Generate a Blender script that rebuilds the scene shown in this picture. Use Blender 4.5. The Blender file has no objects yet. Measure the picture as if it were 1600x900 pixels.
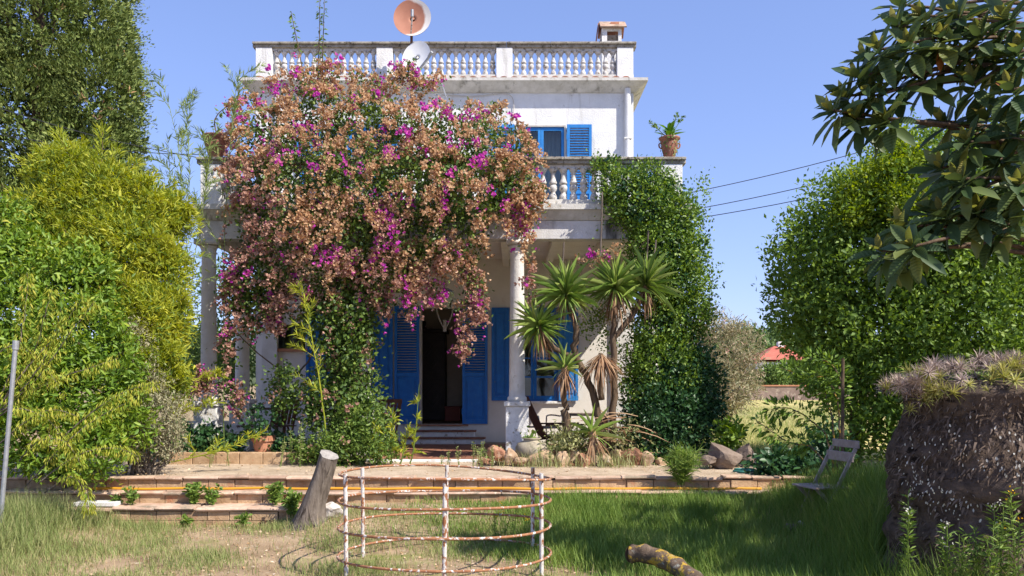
import bpy, bmesh, math, random
import numpy as np
from mathutils import Vector, Matrix, noise as mnoise

random.seed(11)
rng = np.random.default_rng(11)
SC = bpy.context.scene
COL = SC.collection
R = math.radians

# ------------------------------------------------------------------ camera, sky, sun, exposure
EYE, FPX, HOR = 1.67, 1300.0, 600.0           # eye height (m), focal length and horizon row of the 1600x900 photograph
cam = bpy.data.cameras.new('camera')
cam.sensor_width = 36.0
cam.lens = 36.0 * FPX / 1600.0
cam.shift_y = (HOR - 450.0) / 1600.0
cam.clip_start = 0.1
cam.clip_end = 3000
camo = bpy.data.objects.new('camera', cam)
COL.objects.link(camo)
camo.location = (0, 0, EYE)
camo.rotation_euler = (R(90), 0, 0)
SC.camera = camo

SUN_EL, SUN_AZ = R(47), R(55)                  # azimuth: measured from the facade normal (towards the camera) to the right
sd = Vector((math.sin(SUN_AZ) * math.cos(SUN_EL), -math.cos(SUN_AZ) * math.cos(SUN_EL), math.sin(SUN_EL)))
w = bpy.data.worlds.new('World')
SC.world = w
w.use_nodes = True
nt = w.node_tree
sky = nt.nodes.new('ShaderNodeTexSky')
sky.sky_type = 'NISHITA'
sky.sun_disc = False
sky.sun_elevation = SUN_EL
sky.sun_rotation = math.atan2(sd.x, sd.y)
sky.air_density = 1.0
sky.dust_density = 0.3
sky.ozone_density = 6.0
nt.nodes['Background'].inputs[1].default_value = 0.143
gm = nt.nodes.new('ShaderNodeGamma'); gm.inputs[1].default_value = 0.65      # the photograph's sky is flatter and more violet than the model's
tn = nt.nodes.new('ShaderNodeMix'); tn.data_type = 'RGBA'; tn.blend_type = 'MULTIPLY'; tn.inputs['Factor'].default_value = 1.0
tn.inputs['B'].default_value = (1.165, 1.175, 1.565, 1.0)
nt.links.new(sky.outputs[0], gm.inputs[0])
nt.links.new(gm.outputs[0], tn.inputs['A'])
nt.links.new(tn.outputs['Result'], nt.nodes['Background'].inputs[0])
sl = bpy.data.lights.new('sun', 'SUN')
sl.energy = 4.6
sl.angle = R(0.53)
sl.color = (1.0, 0.93, 0.82)
slo = bpy.data.objects.new('sun', sl)
COL.objects.link(slo)
slo.rotation_euler = sd.to_track_quat('Z', 'Y').to_euler()
slo.location = (20, -12, 25)
SC.view_settings.view_transform = 'Standard'
SC.view_settings.look = 'None'
SC.view_settings.gamma = 1.0
SC.view_settings.use_curve_mapping = False
SC.view_settings.exposure = 0.78
SC.render.engine = 'CYCLES'
SC.cycles.use_denoising = True
SC.cycles.max_bounces = 8
SC.cycles.transparent_max_bounces = 8


# ------------------------------------------------------------------ measuring: a row/column of the photo at a distance -> metres
def X(px, d): return (px - 800.0) / FPX * d
def Z(py, d): return EYE - (py - HOR) / FPX * d
def P(px, py, d): return Vector((X(px, d), d, Z(py, d)))
def M(px, d): return px / FPX * d
def sstep(t, a, b):
    t = min(1.0, max(0.0, (t - a) / (b - a)))
    return t * t * (3 - 2 * t)


# ------------------------------------------------------------------ objects
ORG = {}
def tag(o, label=None, cat=None, group=None, kind=None):
    if label: o['label'] = label
    if cat: o['category'] = cat
    if group: o['group'] = group
    if kind: o['kind'] = kind
    return o
def thing(name, loc, label, cat, group=None):
    o = bpy.data.objects.new(name, None)
    COL.objects.link(o)
    o.empty_display_size = 0.1
    o.location = loc
    ORG[o.name] = Vector(loc)
    return tag(o, label, cat, group)
def link(name, me, parent=None, loc=(0, 0, 0), rot=(0, 0, 0), scale=(1, 1, 1)):
    o = bpy.data.objects.new(name, me)
    COL.objects.link(o)
    o.location = loc
    o.rotation_euler = rot
    o.scale = scale
    if parent is not None:
        o.parent = parent
        ORG[o.name] = ORG[parent.name]
    return o
def put(name, me, parent, wloc, rot=(0, 0, 0), scale=(1, 1, 1)):
    """a piece placed by world position under a thing or part whose own axes are unturned"""
    return link(name, me, parent, Vector(wloc) - ORG[parent.name], rot, scale)
def copy_tree(o, parent=None):
    c = o.copy()
    COL.objects.link(c)
    c.parent = parent
    ORG[c.name] = ORG[o.name]
    for ch in [x for x in bpy.data.objects if x.parent == o]:
        copy_tree(ch, c)
    return c


class MB:
    """collects shapes in world (or local) coordinates; build() links them as one mesh"""
    def __init__(s):
        s.v = []; s.f = []
    def add(s, vs, fs):
        n = len(s.v)
        s.v += [tuple(p) for p in vs]
        s.f += [tuple(i + n for i in f) for f in fs]
        return s
    def box(s, x0, x1, y0, y1, z0, z1, mat=None):
        vs = [Vector(p) for p in ((x0, y0, z0), (x1, y0, z0), (x1, y1, z0), (x0, y1, z0), (x0, y0, z1), (x1, y0, z1), (x1, y1, z1), (x0, y1, z1))]
        if mat is not None: vs = [mat @ p for p in vs]
        return s.add(vs, [(0, 3, 2, 1), (4, 5, 6, 7), (0, 1, 5, 4), (1, 2, 6, 5), (2, 3, 7, 6), (3, 0, 4, 7)])
    def beam(s, a, b, w, t, up=(0, 0, 1)):
        a = Vector(a); b = Vector(b)
        d = (b - a); L = d.length; d.normalize()
        u = Vector(up); u = u - d * u.dot(d)
        if u.length < 1e-4: u = Vector((1, 0, 0)) - d * d.x
        u.normalize(); r = d.cross(u)
        m = Matrix(((r.x, d.x, u.x, a.x), (r.y, d.y, u.y, a.y), (r.z, d.z, u.z, a.z), (0, 0, 0, 1)))
        return s.box(-w / 2, w / 2, 0, L, -t / 2, t / 2, m)
    def tube(s, pts, rad, n=8, cap=True):
        pts = [Vector(p) for p in pts]
        if not hasattr(rad, '__len__'): rad = [rad] * len(pts)
        base = len(s.v)
        prev = None
        for i, p in enumerate(pts):
            t = (pts[min(i + 1, len(pts) - 1)] - pts[max(i - 1, 0)]).normalized()
            if prev is None:
                a = Vector((0, 0, 1)) if abs(t.z) < 0.9 else Vector((1, 0, 0))
                u = (a - t * a.dot(t)).normalized()
            else:
                u = (prev - t * prev.dot(t)).normalized()
            prev = u
            v = t.cross(u)
            for k in range(n):
                an = 2 * math.pi * k / n
                s.v.append(tuple(p + (u * math.cos(an) + v * math.sin(an)) * rad[i]))
        for i in range(len(pts) - 1):
            for k in range(n):
                a = base + i * n + k; b = base + i * n + (k + 1) % n
                s.f.append((a, b, b + n, a + n))
        if cap:
            s.f.append(tuple(base + k for k in reversed(range(n))))
            s.f.append(tuple(base + (len(pts) - 1) * n + k for k in range(n)))
        return s
    def lathe(s, prof, c=(0, 0, 0), n=16, wob=None):
        base = len(s.v)
        for i, (r, z) in enumerate(prof):
            for k in range(n):
                an = 2 * math.pi * k / n
                rr = r * (wob(an, z) if wob else 1)
                s.v.append((c[0] + rr * math.cos(an), c[1] + rr * math.sin(an), c[2] + z))
        for i in range(len(prof) - 1):
            for k in range(n):
                a = base + i * n + k; b = base + i * n + (k + 1) % n
                s.f.append((a, b, b + n, a + n))
        s.f.append(tuple(base + k for k in reversed(range(n))))
        s.f.append(tuple(base + (len(prof) - 1) * n + k for k in range(n)))
        return s
    def mesh(s, name, mat, org=(0, 0, 0), smooth=False):
        me = bpy.data.meshes.new(name)
        o = Vector(org)
        me.from_pydata([(p[0] - o.x, p[1] - o.y, p[2] - o.z) for p in s.v], [], s.f)
        me.materials.append(mat)
        if smooth:
            me.polygons.foreach_set('use_smooth', [True] * len(me.polygons))
        me.update()
        return me
    def build(s, name, mat, parent=None, smooth=False, bevel=0, kind=None, angle=None):
        me = s.mesh(name, mat, ORG[parent.name] if parent is not None else (0, 0, 0), smooth)
        o = link(name, me, parent)
        if bevel:
            b = o.modifiers.new('bevel', 'BEVEL'); b.width = bevel; b.segments = 2; b.limit_method = 'ANGLE'; b.angle_limit = R(40)
        if kind: o['kind'] = kind
        return o


# ------------------------------------------------------------------ materials
def nodes(name):
    m = bpy.data.materials.new(name)
    m.use_nodes = True
    t = m.node_tree
    return m, t, t.nodes['Principled BSDF']
def nd(t, kind, **kw):
    n = t.nodes.new(kind)
    for k, v in kw.items(): setattr(n, k, v)
    return n
def rgb(c): return (c[0], c[1], c[2], 1.0)
def wmat(name, c1, c2, scale=6.0, rough=0.8, bump=0.15, bscale=60.0, stain=None, stain2=None, spec=0.3, metal=0.0, stretch=(1, 1, 1), isl=0.0, obj=0.0):
    """a weathered surface: two colours mixed by noise, up to two layers of stain (colour, threshold, softness, scale, stretch), fine relief"""
    m, t, b = nodes(name)
    L = t.links.new
    geo = nd(t, 'ShaderNodeNewGeometry')
    def ns(sc, st=(1, 1, 1), det=6.0, off=0.0):
        mp = nd(t, 'ShaderNodeMapping'); mp.inputs['Scale'].default_value = st; mp.inputs['Location'].default_value = (off, off * 1.7, off * 0.6)
        L(geo.outputs['Position'], mp.inputs[0])
        n = nd(t, 'ShaderNodeTexNoise'); n.inputs['Scale'].default_value = sc; n.inputs['Detail'].default_value = det; n.inputs['Roughness'].default_value = 0.65
        L(mp.outputs[0], n.inputs['Vector'])
        return n.outputs['Fac']
    rp = nd(t, 'ShaderNodeValToRGB')
    rp.color_ramp.elements[0].position = 0.32; rp.color_ramp.elements[0].color = rgb(c1)
    rp.color_ramp.elements[1].position = 0.68; rp.color_ramp.elements[1].color = rgb(c2)
    L(ns(scale, stretch), rp.inputs[0])
    cur = rp.outputs[0]
    for i, st in enumerate((stain, stain2)):
        if not st: continue
        col, th, soft, sc, stt = st
        mr = nd(t, 'ShaderNodeMapRange'); mr.inputs[1].default_value = th; mr.inputs[2].default_value = th + soft
        L(ns(sc, stt, 9.0, 3.1 + 5 * i), mr.inputs[0])
        mx = nd(t, 'ShaderNodeMix', data_type='RGBA'); mx.inputs['B'].default_value = rgb(col)
        L(mr.outputs[0], mx.inputs['Factor']); L(cur, mx.inputs['A'])
        cur = mx.outputs['Result']
    if isl or obj:
        if isl: src = geo.outputs['Random Per Island']
        else: src = nd(t, 'ShaderNodeObjectInfo').outputs['Random']
        a = isl or obj
        mr = nd(t, 'ShaderNodeMapRange'); mr.inputs[3].default_value = 1 - a; mr.inputs[4].default_value = 1 + a
        L(src, mr.inputs[0])
        hs = nd(t, 'ShaderNodeHueSaturation'); L(mr.outputs[0], hs.inputs['Value']); L(cur, hs.inputs['Color'])
        cur = hs.outputs[0]
    L(cur, b.inputs['Base Color'])
    b.inputs['Roughness'].default_value = rough
    b.inputs['Specular IOR Level'].default_value = spec
    b.inputs['Metallic'].default_value = metal
    if bump:
        bp = nd(t, 'ShaderNodeBump'); bp.inputs['Strength'].default_value = bump; bp.inputs['Distance'].default_value = 0.02
        L(ns(bscale, stretch, 8.0), bp.inputs['Height'])
        L(bp.outputs[0], b.inputs['Normal'])
    return m
def leafmat(name, cols, rough=0.55, trans=0.3, spec=0.35, obj=False, patch=0.35, nscale=1.6, ribs=False):
    """foliage: a colour for each leaf at random, some light let through"""
    m, t, b = nodes(name)
    L = t.links.new
    geo = nd(t, 'ShaderNodeNewGeometry')
    src = nd(t, 'ShaderNodeObjectInfo').outputs['Random'] if obj else geo.outputs['Random Per Island']
    nz = nd(t, 'ShaderNodeTexNoise'); nz.inputs['Scale'].default_value = nscale; nz.inputs['Detail'].default_value = 3
    L(geo.outputs['Position'], nz.inputs['Vector'])
    mx = nd(t, 'ShaderNodeMix'); mx.inputs[0].default_value = patch
    L(src, mx.inputs[2]); L(nz.outputs['Fac'], mx.inputs[3])
    rp = nd(t, 'ShaderNodeValToRGB')
    e = rp.color_ramp.elements
    n = len(cols)
    for i, c in enumerate(cols):
        ps = 0.1 + 0.8 * i / max(1, n - 1)
        if i == 0: e[0].position = ps; e[0].color = rgb(c)
        elif i == n - 1: e[-1].position = ps; e[-1].color = rgb(c)
        else:
            k = e.new(ps); k.color = rgb(c)
    L(mx.outputs[0], rp.inputs[0])
    L(rp.outputs[0], b.inputs['Base Color'])
    b.inputs['Roughness'].default_value = rough
    b.inputs['Specular IOR Level'].default_value = spec
    if ribs:   # side veins slanting from the midrib
        tc = nd(t, 'ShaderNodeTexCoord'); sx_ = nd(t, 'ShaderNodeSeparateXYZ'); L(tc.outputs['Object'], sx_.inputs[0])
        ab = nd(t, 'ShaderNodeMath', operation='ABSOLUTE'); L(sx_.outputs[0], ab.inputs[0])
        ma = nd(t, 'ShaderNodeMath', operation='MULTIPLY_ADD'); ma.inputs[1].default_value = -0.25; L(ab.outputs[0], ma.inputs[0]); L(sx_.outputs[1], ma.inputs[2])
        mu = nd(t, 'ShaderNodeMath', operation='MULTIPLY'); mu.inputs[1].default_value = 62.0; L(ma.outputs[0], mu.inputs[0])
        si = nd(t, 'ShaderNodeMath', operation='SINE'); L(mu.outputs[0], si.inputs[0])
        bp = nd(t, 'ShaderNodeBump'); bp.inputs['Strength'].default_value = 0.5; bp.inputs['Distance'].default_value = 0.004
        L(si.outputs[0], bp.inputs['Height']); L(bp.outputs[0], b.inputs['Normal'])
    if trans:
        tr = nd(t, 'ShaderNodeBsdfTranslucent')
        hs = nd(t, 'ShaderNodeHueSaturation'); hs.inputs['Saturation'].default_value = 1.1; hs.inputs['Value'].default_value = 1.25; hs.inputs['Hue'].default_value = 0.49
        L(rp.outputs[0], hs.inputs['Color']); L(hs.outputs[0], tr.inputs[0])
        ms = nd(t, 'ShaderNodeMixShader'); ms.inputs[0].default_value = trans
        L(b.outputs[0], ms.inputs[1]); L(tr.outputs[0], ms.inputs[2])
        L(ms.outputs[0], t.nodes['Material Output'].inputs['Surface'])
    return m
def plain(name, c, rough=0.6, spec=0.4, metal=0.0, bump=0.0, var=0.12):
    c2 = tuple(x * (1 - var) for x in c)
    return wmat(name, c2, c, 9, rough, bump, 80, None, None, spec, metal)

GREY_STAIN = (0.16, 0.15, 0.125)
MT = {
 'plaster': wmat('plaster', (0.65, 0.645, 0.63), (0.77, 0.765, 0.75), 3.0, 0.9, 0.55, 38, ((0.42, 0.40, 0.36), 0.66, 0.05, 7.0, (1, 1, 0.7)), ((0.44, 0.42, 0.38), 0.56, 0.16, 2.6, (1.8, 1, 0.22))),
 'porch': wmat('porch_plaster', (0.66, 0.62, 0.56), (0.76, 0.72, 0.67), 2.5, 0.9, 0.3, 50, ((0.55, 0.46, 0.38), 0.62, 0.12, 3.5, (1, 1, 0.5))),
 'cornice': wmat('cornice', (0.46, 0.44, 0.39), (0.66, 0.64, 0.60), 5.0, 0.9, 0.4, 50, (GREY_STAIN, 0.56, 0.16, 4.0, (1.3, 1, 0.3)), ((0.35, 0.31, 0.22), 0.6, 0.12, 11.0, (1, 1, 1))),
 'cap': wmat('rail_stone', (0.18, 0.155, 0.115), (0.42, 0.39, 0.33), 9.0, 0.95, 0.6, 70, ((0.07, 0.06, 0.045), 0.55, 0.1, 13, (1, 1, 1)), ((0.50, 0.47, 0.41), 0.60, 0.08, 17, (1, 1, 1))),
 'baluster': wmat('baluster_stone', (0.44, 0.42, 0.39), (0.66, 0.645, 0.62), 12, 0.9, 0.3, 90, ((0.20, 0.17, 0.13), 0.54, 0.1, 16, (1, 1, 1)), ((0.30, 0.27, 0.22), .56, .1, 5, (1, 1, 1))),
 'fascia': wmat('fascia', (0.50, 0.48, 0.46), (0.66, 0.65, 0.64), 4, 0.9, 0.4, 45, ((0.10, 0.10, 0.095), 0.54, 0.14, 1.7, (1.2, 1, 0.25)), ((0.30, 0.27, 0.22), 0.62, 0.08, 14, (1, 1, 1))),
 'column': wmat('column_plaster', (0.58, 0.555, 0.51), (0.72, 0.70, 0.67), 4, 0.9, 0.5, 30, ((0.45, 0.41, 0.35), 0.64, 0.05, 9, (1, 1, 0.6)), None),
 'pedestal': wmat('pedestal_plaster', (0.62, 0.60, 0.57), (0.80, 0.79, 0.77), 6, 0.9, 0.6, 30, ((0.33, 0.29, 0.22), 0.58, 0.06, 12, (1, 1, 1)), None),
 'blue': wmat('blue_paint', (0.008, 0.12, 0.43), (0.014, 0.17, 0.54), 7, 0.5, 0.08, 60, ((0.035, 0.17, 0.44), 0.55, 0.12, 14, (1, 1, 0.3)), ((0.16, 0.20, 0.28), 0.68, 0.03, 26, (1, 1, .7)), 0.3),
 'bluepale': wmat('blue_paint_faded', (0.015, 0.16, 0.46), (0.03, 0.22, 0.55), 7, 0.55, 0.08, 60, ((0.08, 0.27, 0.55), 0.56, 0.12, 14, (1, 1, 0.3)), ((0.28, 0.33, 0.40), 0.68, 0.03, 26, (1, 1, .7)), 0.3),
 'timber': wmat('frame_timber', (0.45, 0.42, 0.37), (0.58, 0.55, 0.5), 8, 0.85, 0.3, 50),
 'redtile': wmat('red_tile', (0.20, 0.085, 0.05), (0.34, 0.16, 0.10), 8, 0.8, 0.25, 60, ((0.12, 0.10, 0.08), 0.6, 0.1, 9, (1, 1, 1)), None, 0.3, 0, (1, 1, 1), 0, 0.18),
 'terra': wmat('terracotta', (0.36, 0.15, 0.08), (0.52, 0.25, 0.15), 6, 0.85, 0.2, 60, ((0.52, 0.42, 0.34), 0.62, 0.1, 9, (1, 1, 1))),
 'oldterra': wmat('old_terracotta', (0.20, 0.085, 0.055), (0.38, 0.17, 0.11), 9, 0.9, 0.3, 60, ((0.40, 0.36, 0.30), 0.60, 0.1, 14, (1, 1, 1))),
 'rim': wmat('step_tile', (0.42, 0.27, 0.185), (0.60, 0.44, 0.33), 7, 0.9, 0.5, 45, ((0.26, 0.21, 0.15), 0.52, 0.14, 4, (1, 1, 1)), ((0.62, 0.52, 0.40), 0.60, 0.06, 13, (1, 1, 1)), 0.2, 0, (1, 1, 1), 0, 0.22),
 'brick': wmat('step_brick', (0.34, 0.215, 0.12), (0.50, 0.35, 0.215), 7, 0.95, 0.6, 45, ((0.42, 0.20, 0.11), 0.58, 0.1, 4, (1, 1, 1)), ((0.17, 0.14, 0.10), 0.62, 0.1, 8, (1, 1, 1)), 0.2, 0, (1, 1, 1), 0, 0.2),
 'mortar': wmat('mortar', (0.27, 0.22, 0.16), (0.38, 0.31, 0.23), 12, 0.95, 0.5, 60),
 'rust': wmat('rusty_white_metal', (0.52, 0.48, 0.44), (0.66, 0.64, 0.61), 14, 0.7, 0.3, 120, ((0.27, 0.11, 0.045), 0.50, 0.06, 22, (1, 1, 0.6)), ((0.12, 0.05, 0.03), 0.62, 0.08, 40, (1, 1, 1)), 0.4),
 'rustring': wmat('rusty_ring', (0.24, 0.10, 0.05), (0.38, 0.18, 0.085), 16, 0.8, 0.3, 120, ((0.62, 0.60, 0.57), 0.55, 0.05, 26, (1, 1, 1)), None, 0.3),
 'steel': wmat('galvanised_steel', (0.28, 0.29, 0.30), (0.42, 0.43, 0.44), 20, 0.5, 0.1, 80, None, None, 0.5, 0.5),
 'rustpole': wmat('brown_pole', (0.10, 0.055, 0.035), (0.18, 0.10, 0.06), 12, 0.8, 0.2, 80),
 'oldwood': wmat('grey_dead_wood', (0.085, 0.066, 0.052), (0.24, 0.20, 0.165), 9, 0.95, 0.9, 30, ((0.05, 0.038, 0.03), 0.56, 0.06, 12, (1, 1, 0.16)), None, 0.15, 0, (2.2, 2.2, 0.35)),
 'cutwood': wmat('cut_wood', (0.22, 0.20, 0.18), (0.40, 0.37, 0.33), 20, 0.9, 0.5, 60),
 'bark': wmat('bark', (0.075, 0.05, 0.032), (0.17, 0.12, 0.08), 10, 0.95, 0.8, 30, None, None, 0.15, 0, (2, 2, 0.5)),
 'lichenbark': wmat('lichen_bark', (0.075, 0.05, 0.035), (0.18, 0.13, 0.09), 14, 0.95, 0.9, 34, ((0.42, 0.27, 0.045), 0.52, 0.05, 11, (1, 1, 1)), ((0.30, 0.29, 0.24), 0.60, 0.05, 18, (1, 1, 1)), 0.15),
 'brownwood': wmat('brown_wood', (0.085, 0.035, 0.02), (0.16, 0.07, 0.04), 9, 0.6, 0.2, 60, None, None, 0.3, 0, (1, 1, 0.3)),
 'greywood': wmat('grey_painted_wood', (0.26, 0.20, 0.18), (0.42, 0.34, 0.31), 12, 0.85, 0.2, 60),
 'darkwood': wmat('dark_walnut', (0.022, 0.015, 0.011), (0.045, 0.030, 0.022), 8, 0.5, 0.1, 60),
 'roomwall': plain('room_wall', (0.58, 0.50, 0.42), 0.9),
 'roomfloor': plain('room_floor', (0.16, 0.10, 0.07), 0.6),
 'glass': None,
 'stone': wmat('ochre_stone', (0.26, 0.165, 0.10), (0.50, 0.36, 0.24), 5, 0.95, 0.7, 24, ((0.52, 0.45, 0.36), 0.58, 0.1, 7, (1, 1, 1)), ((0.14, 0.11, 0.085), 0.62, 0.08, 9, (1, 1, 1)), 0.2, 0, (1, 1, 1), 0, 0.2),
 'redstone': wmat('reddish_stone', (0.20, 0.09, 0.055), (0.40, 0.21, 0.13), 6, 0.95, 0.8, 24, ((0.50, 0.38, 0.28), 0.58, 0.1, 8, (1, 1, 1)), ((0.10, 0.07, 0.055), 0.60, 0.08, 9, (1, 1, 1)), 0.2, 0, (1, 1, 1), 0, 0.2),
 'greystone': wmat('brown_grey_stone', (0.13, 0.095, 0.075), (0.26, 0.20, 0.16), 5, 0.95, 0.7, 24, ((0.36, 0.31, 0.26), 0.62, 0.1, 7, (1, 1, 1))),
 'palestone': wmat('pale_stone', (0.48, 0.42, 0.36), (0.66, 0.61, 0.55), 6, 0.95, 0.6, 30, ((0.28, 0.18, 0.12), 0.58, 0.1, 6, (1, 1, 1))),
 'slab': plain('pale_slab', (0.68, 0.67, 0.65), 0.8, 0.3, 0, 0.1),
 'jar': wmat('clay_jar', (0.24, 0.20, 0.14), (0.42, 0.37, 0.28), 7, 0.75, 0.25, 50, ((0.15, 0.14, 0.09), 0.58, 0.12, 6, (1, 1, 0.6))),
 'whitepaint': plain('white_enamel', (0.78, 0.78, 0.76), 0.45),
 'hoseyellow': plain('yellow_hose', (0.62, 0.30, 0.02), 0.5),
 'hosegreen': plain('green_hose', (0.03, 0.16, 0.13), 0.5),
 'wire': plain('cable', (0.03, 0.03, 0.035), 0.6),
 'lantern': plain('lantern_metal', (0.32, 0.29, 0.24), 0.7),
}
def glassmat():
    m, t, b = nodes('window_glass')
    L = t.links.new
    gl = nd(t, 'ShaderNodeBsdfGlossy'); gl.inputs['Roughness'].default_value = 0.03; gl.inputs['Color'].default_value = (0.9, 0.93, 0.95, 1)
    tr = nd(t, 'ShaderNodeBsdfTransparent'); tr.inputs['Color'].default_value = (0.80, 0.86, 0.86, 1)
    fr = nd(t, 'ShaderNodeFresnel'); fr.inputs['IOR'].default_value = 1.5
    ms = nd(t, 'ShaderNodeMixShader')
    L(fr.outputs[0], ms.inputs[0]); L(tr.outputs[0], ms.inputs[1]); L(gl.outputs[0], ms.inputs[2])
    L(ms.outputs[0], t.nodes['Material Output'].inputs['Surface'])
    return m
MT['glass'] = glassmat()

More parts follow.
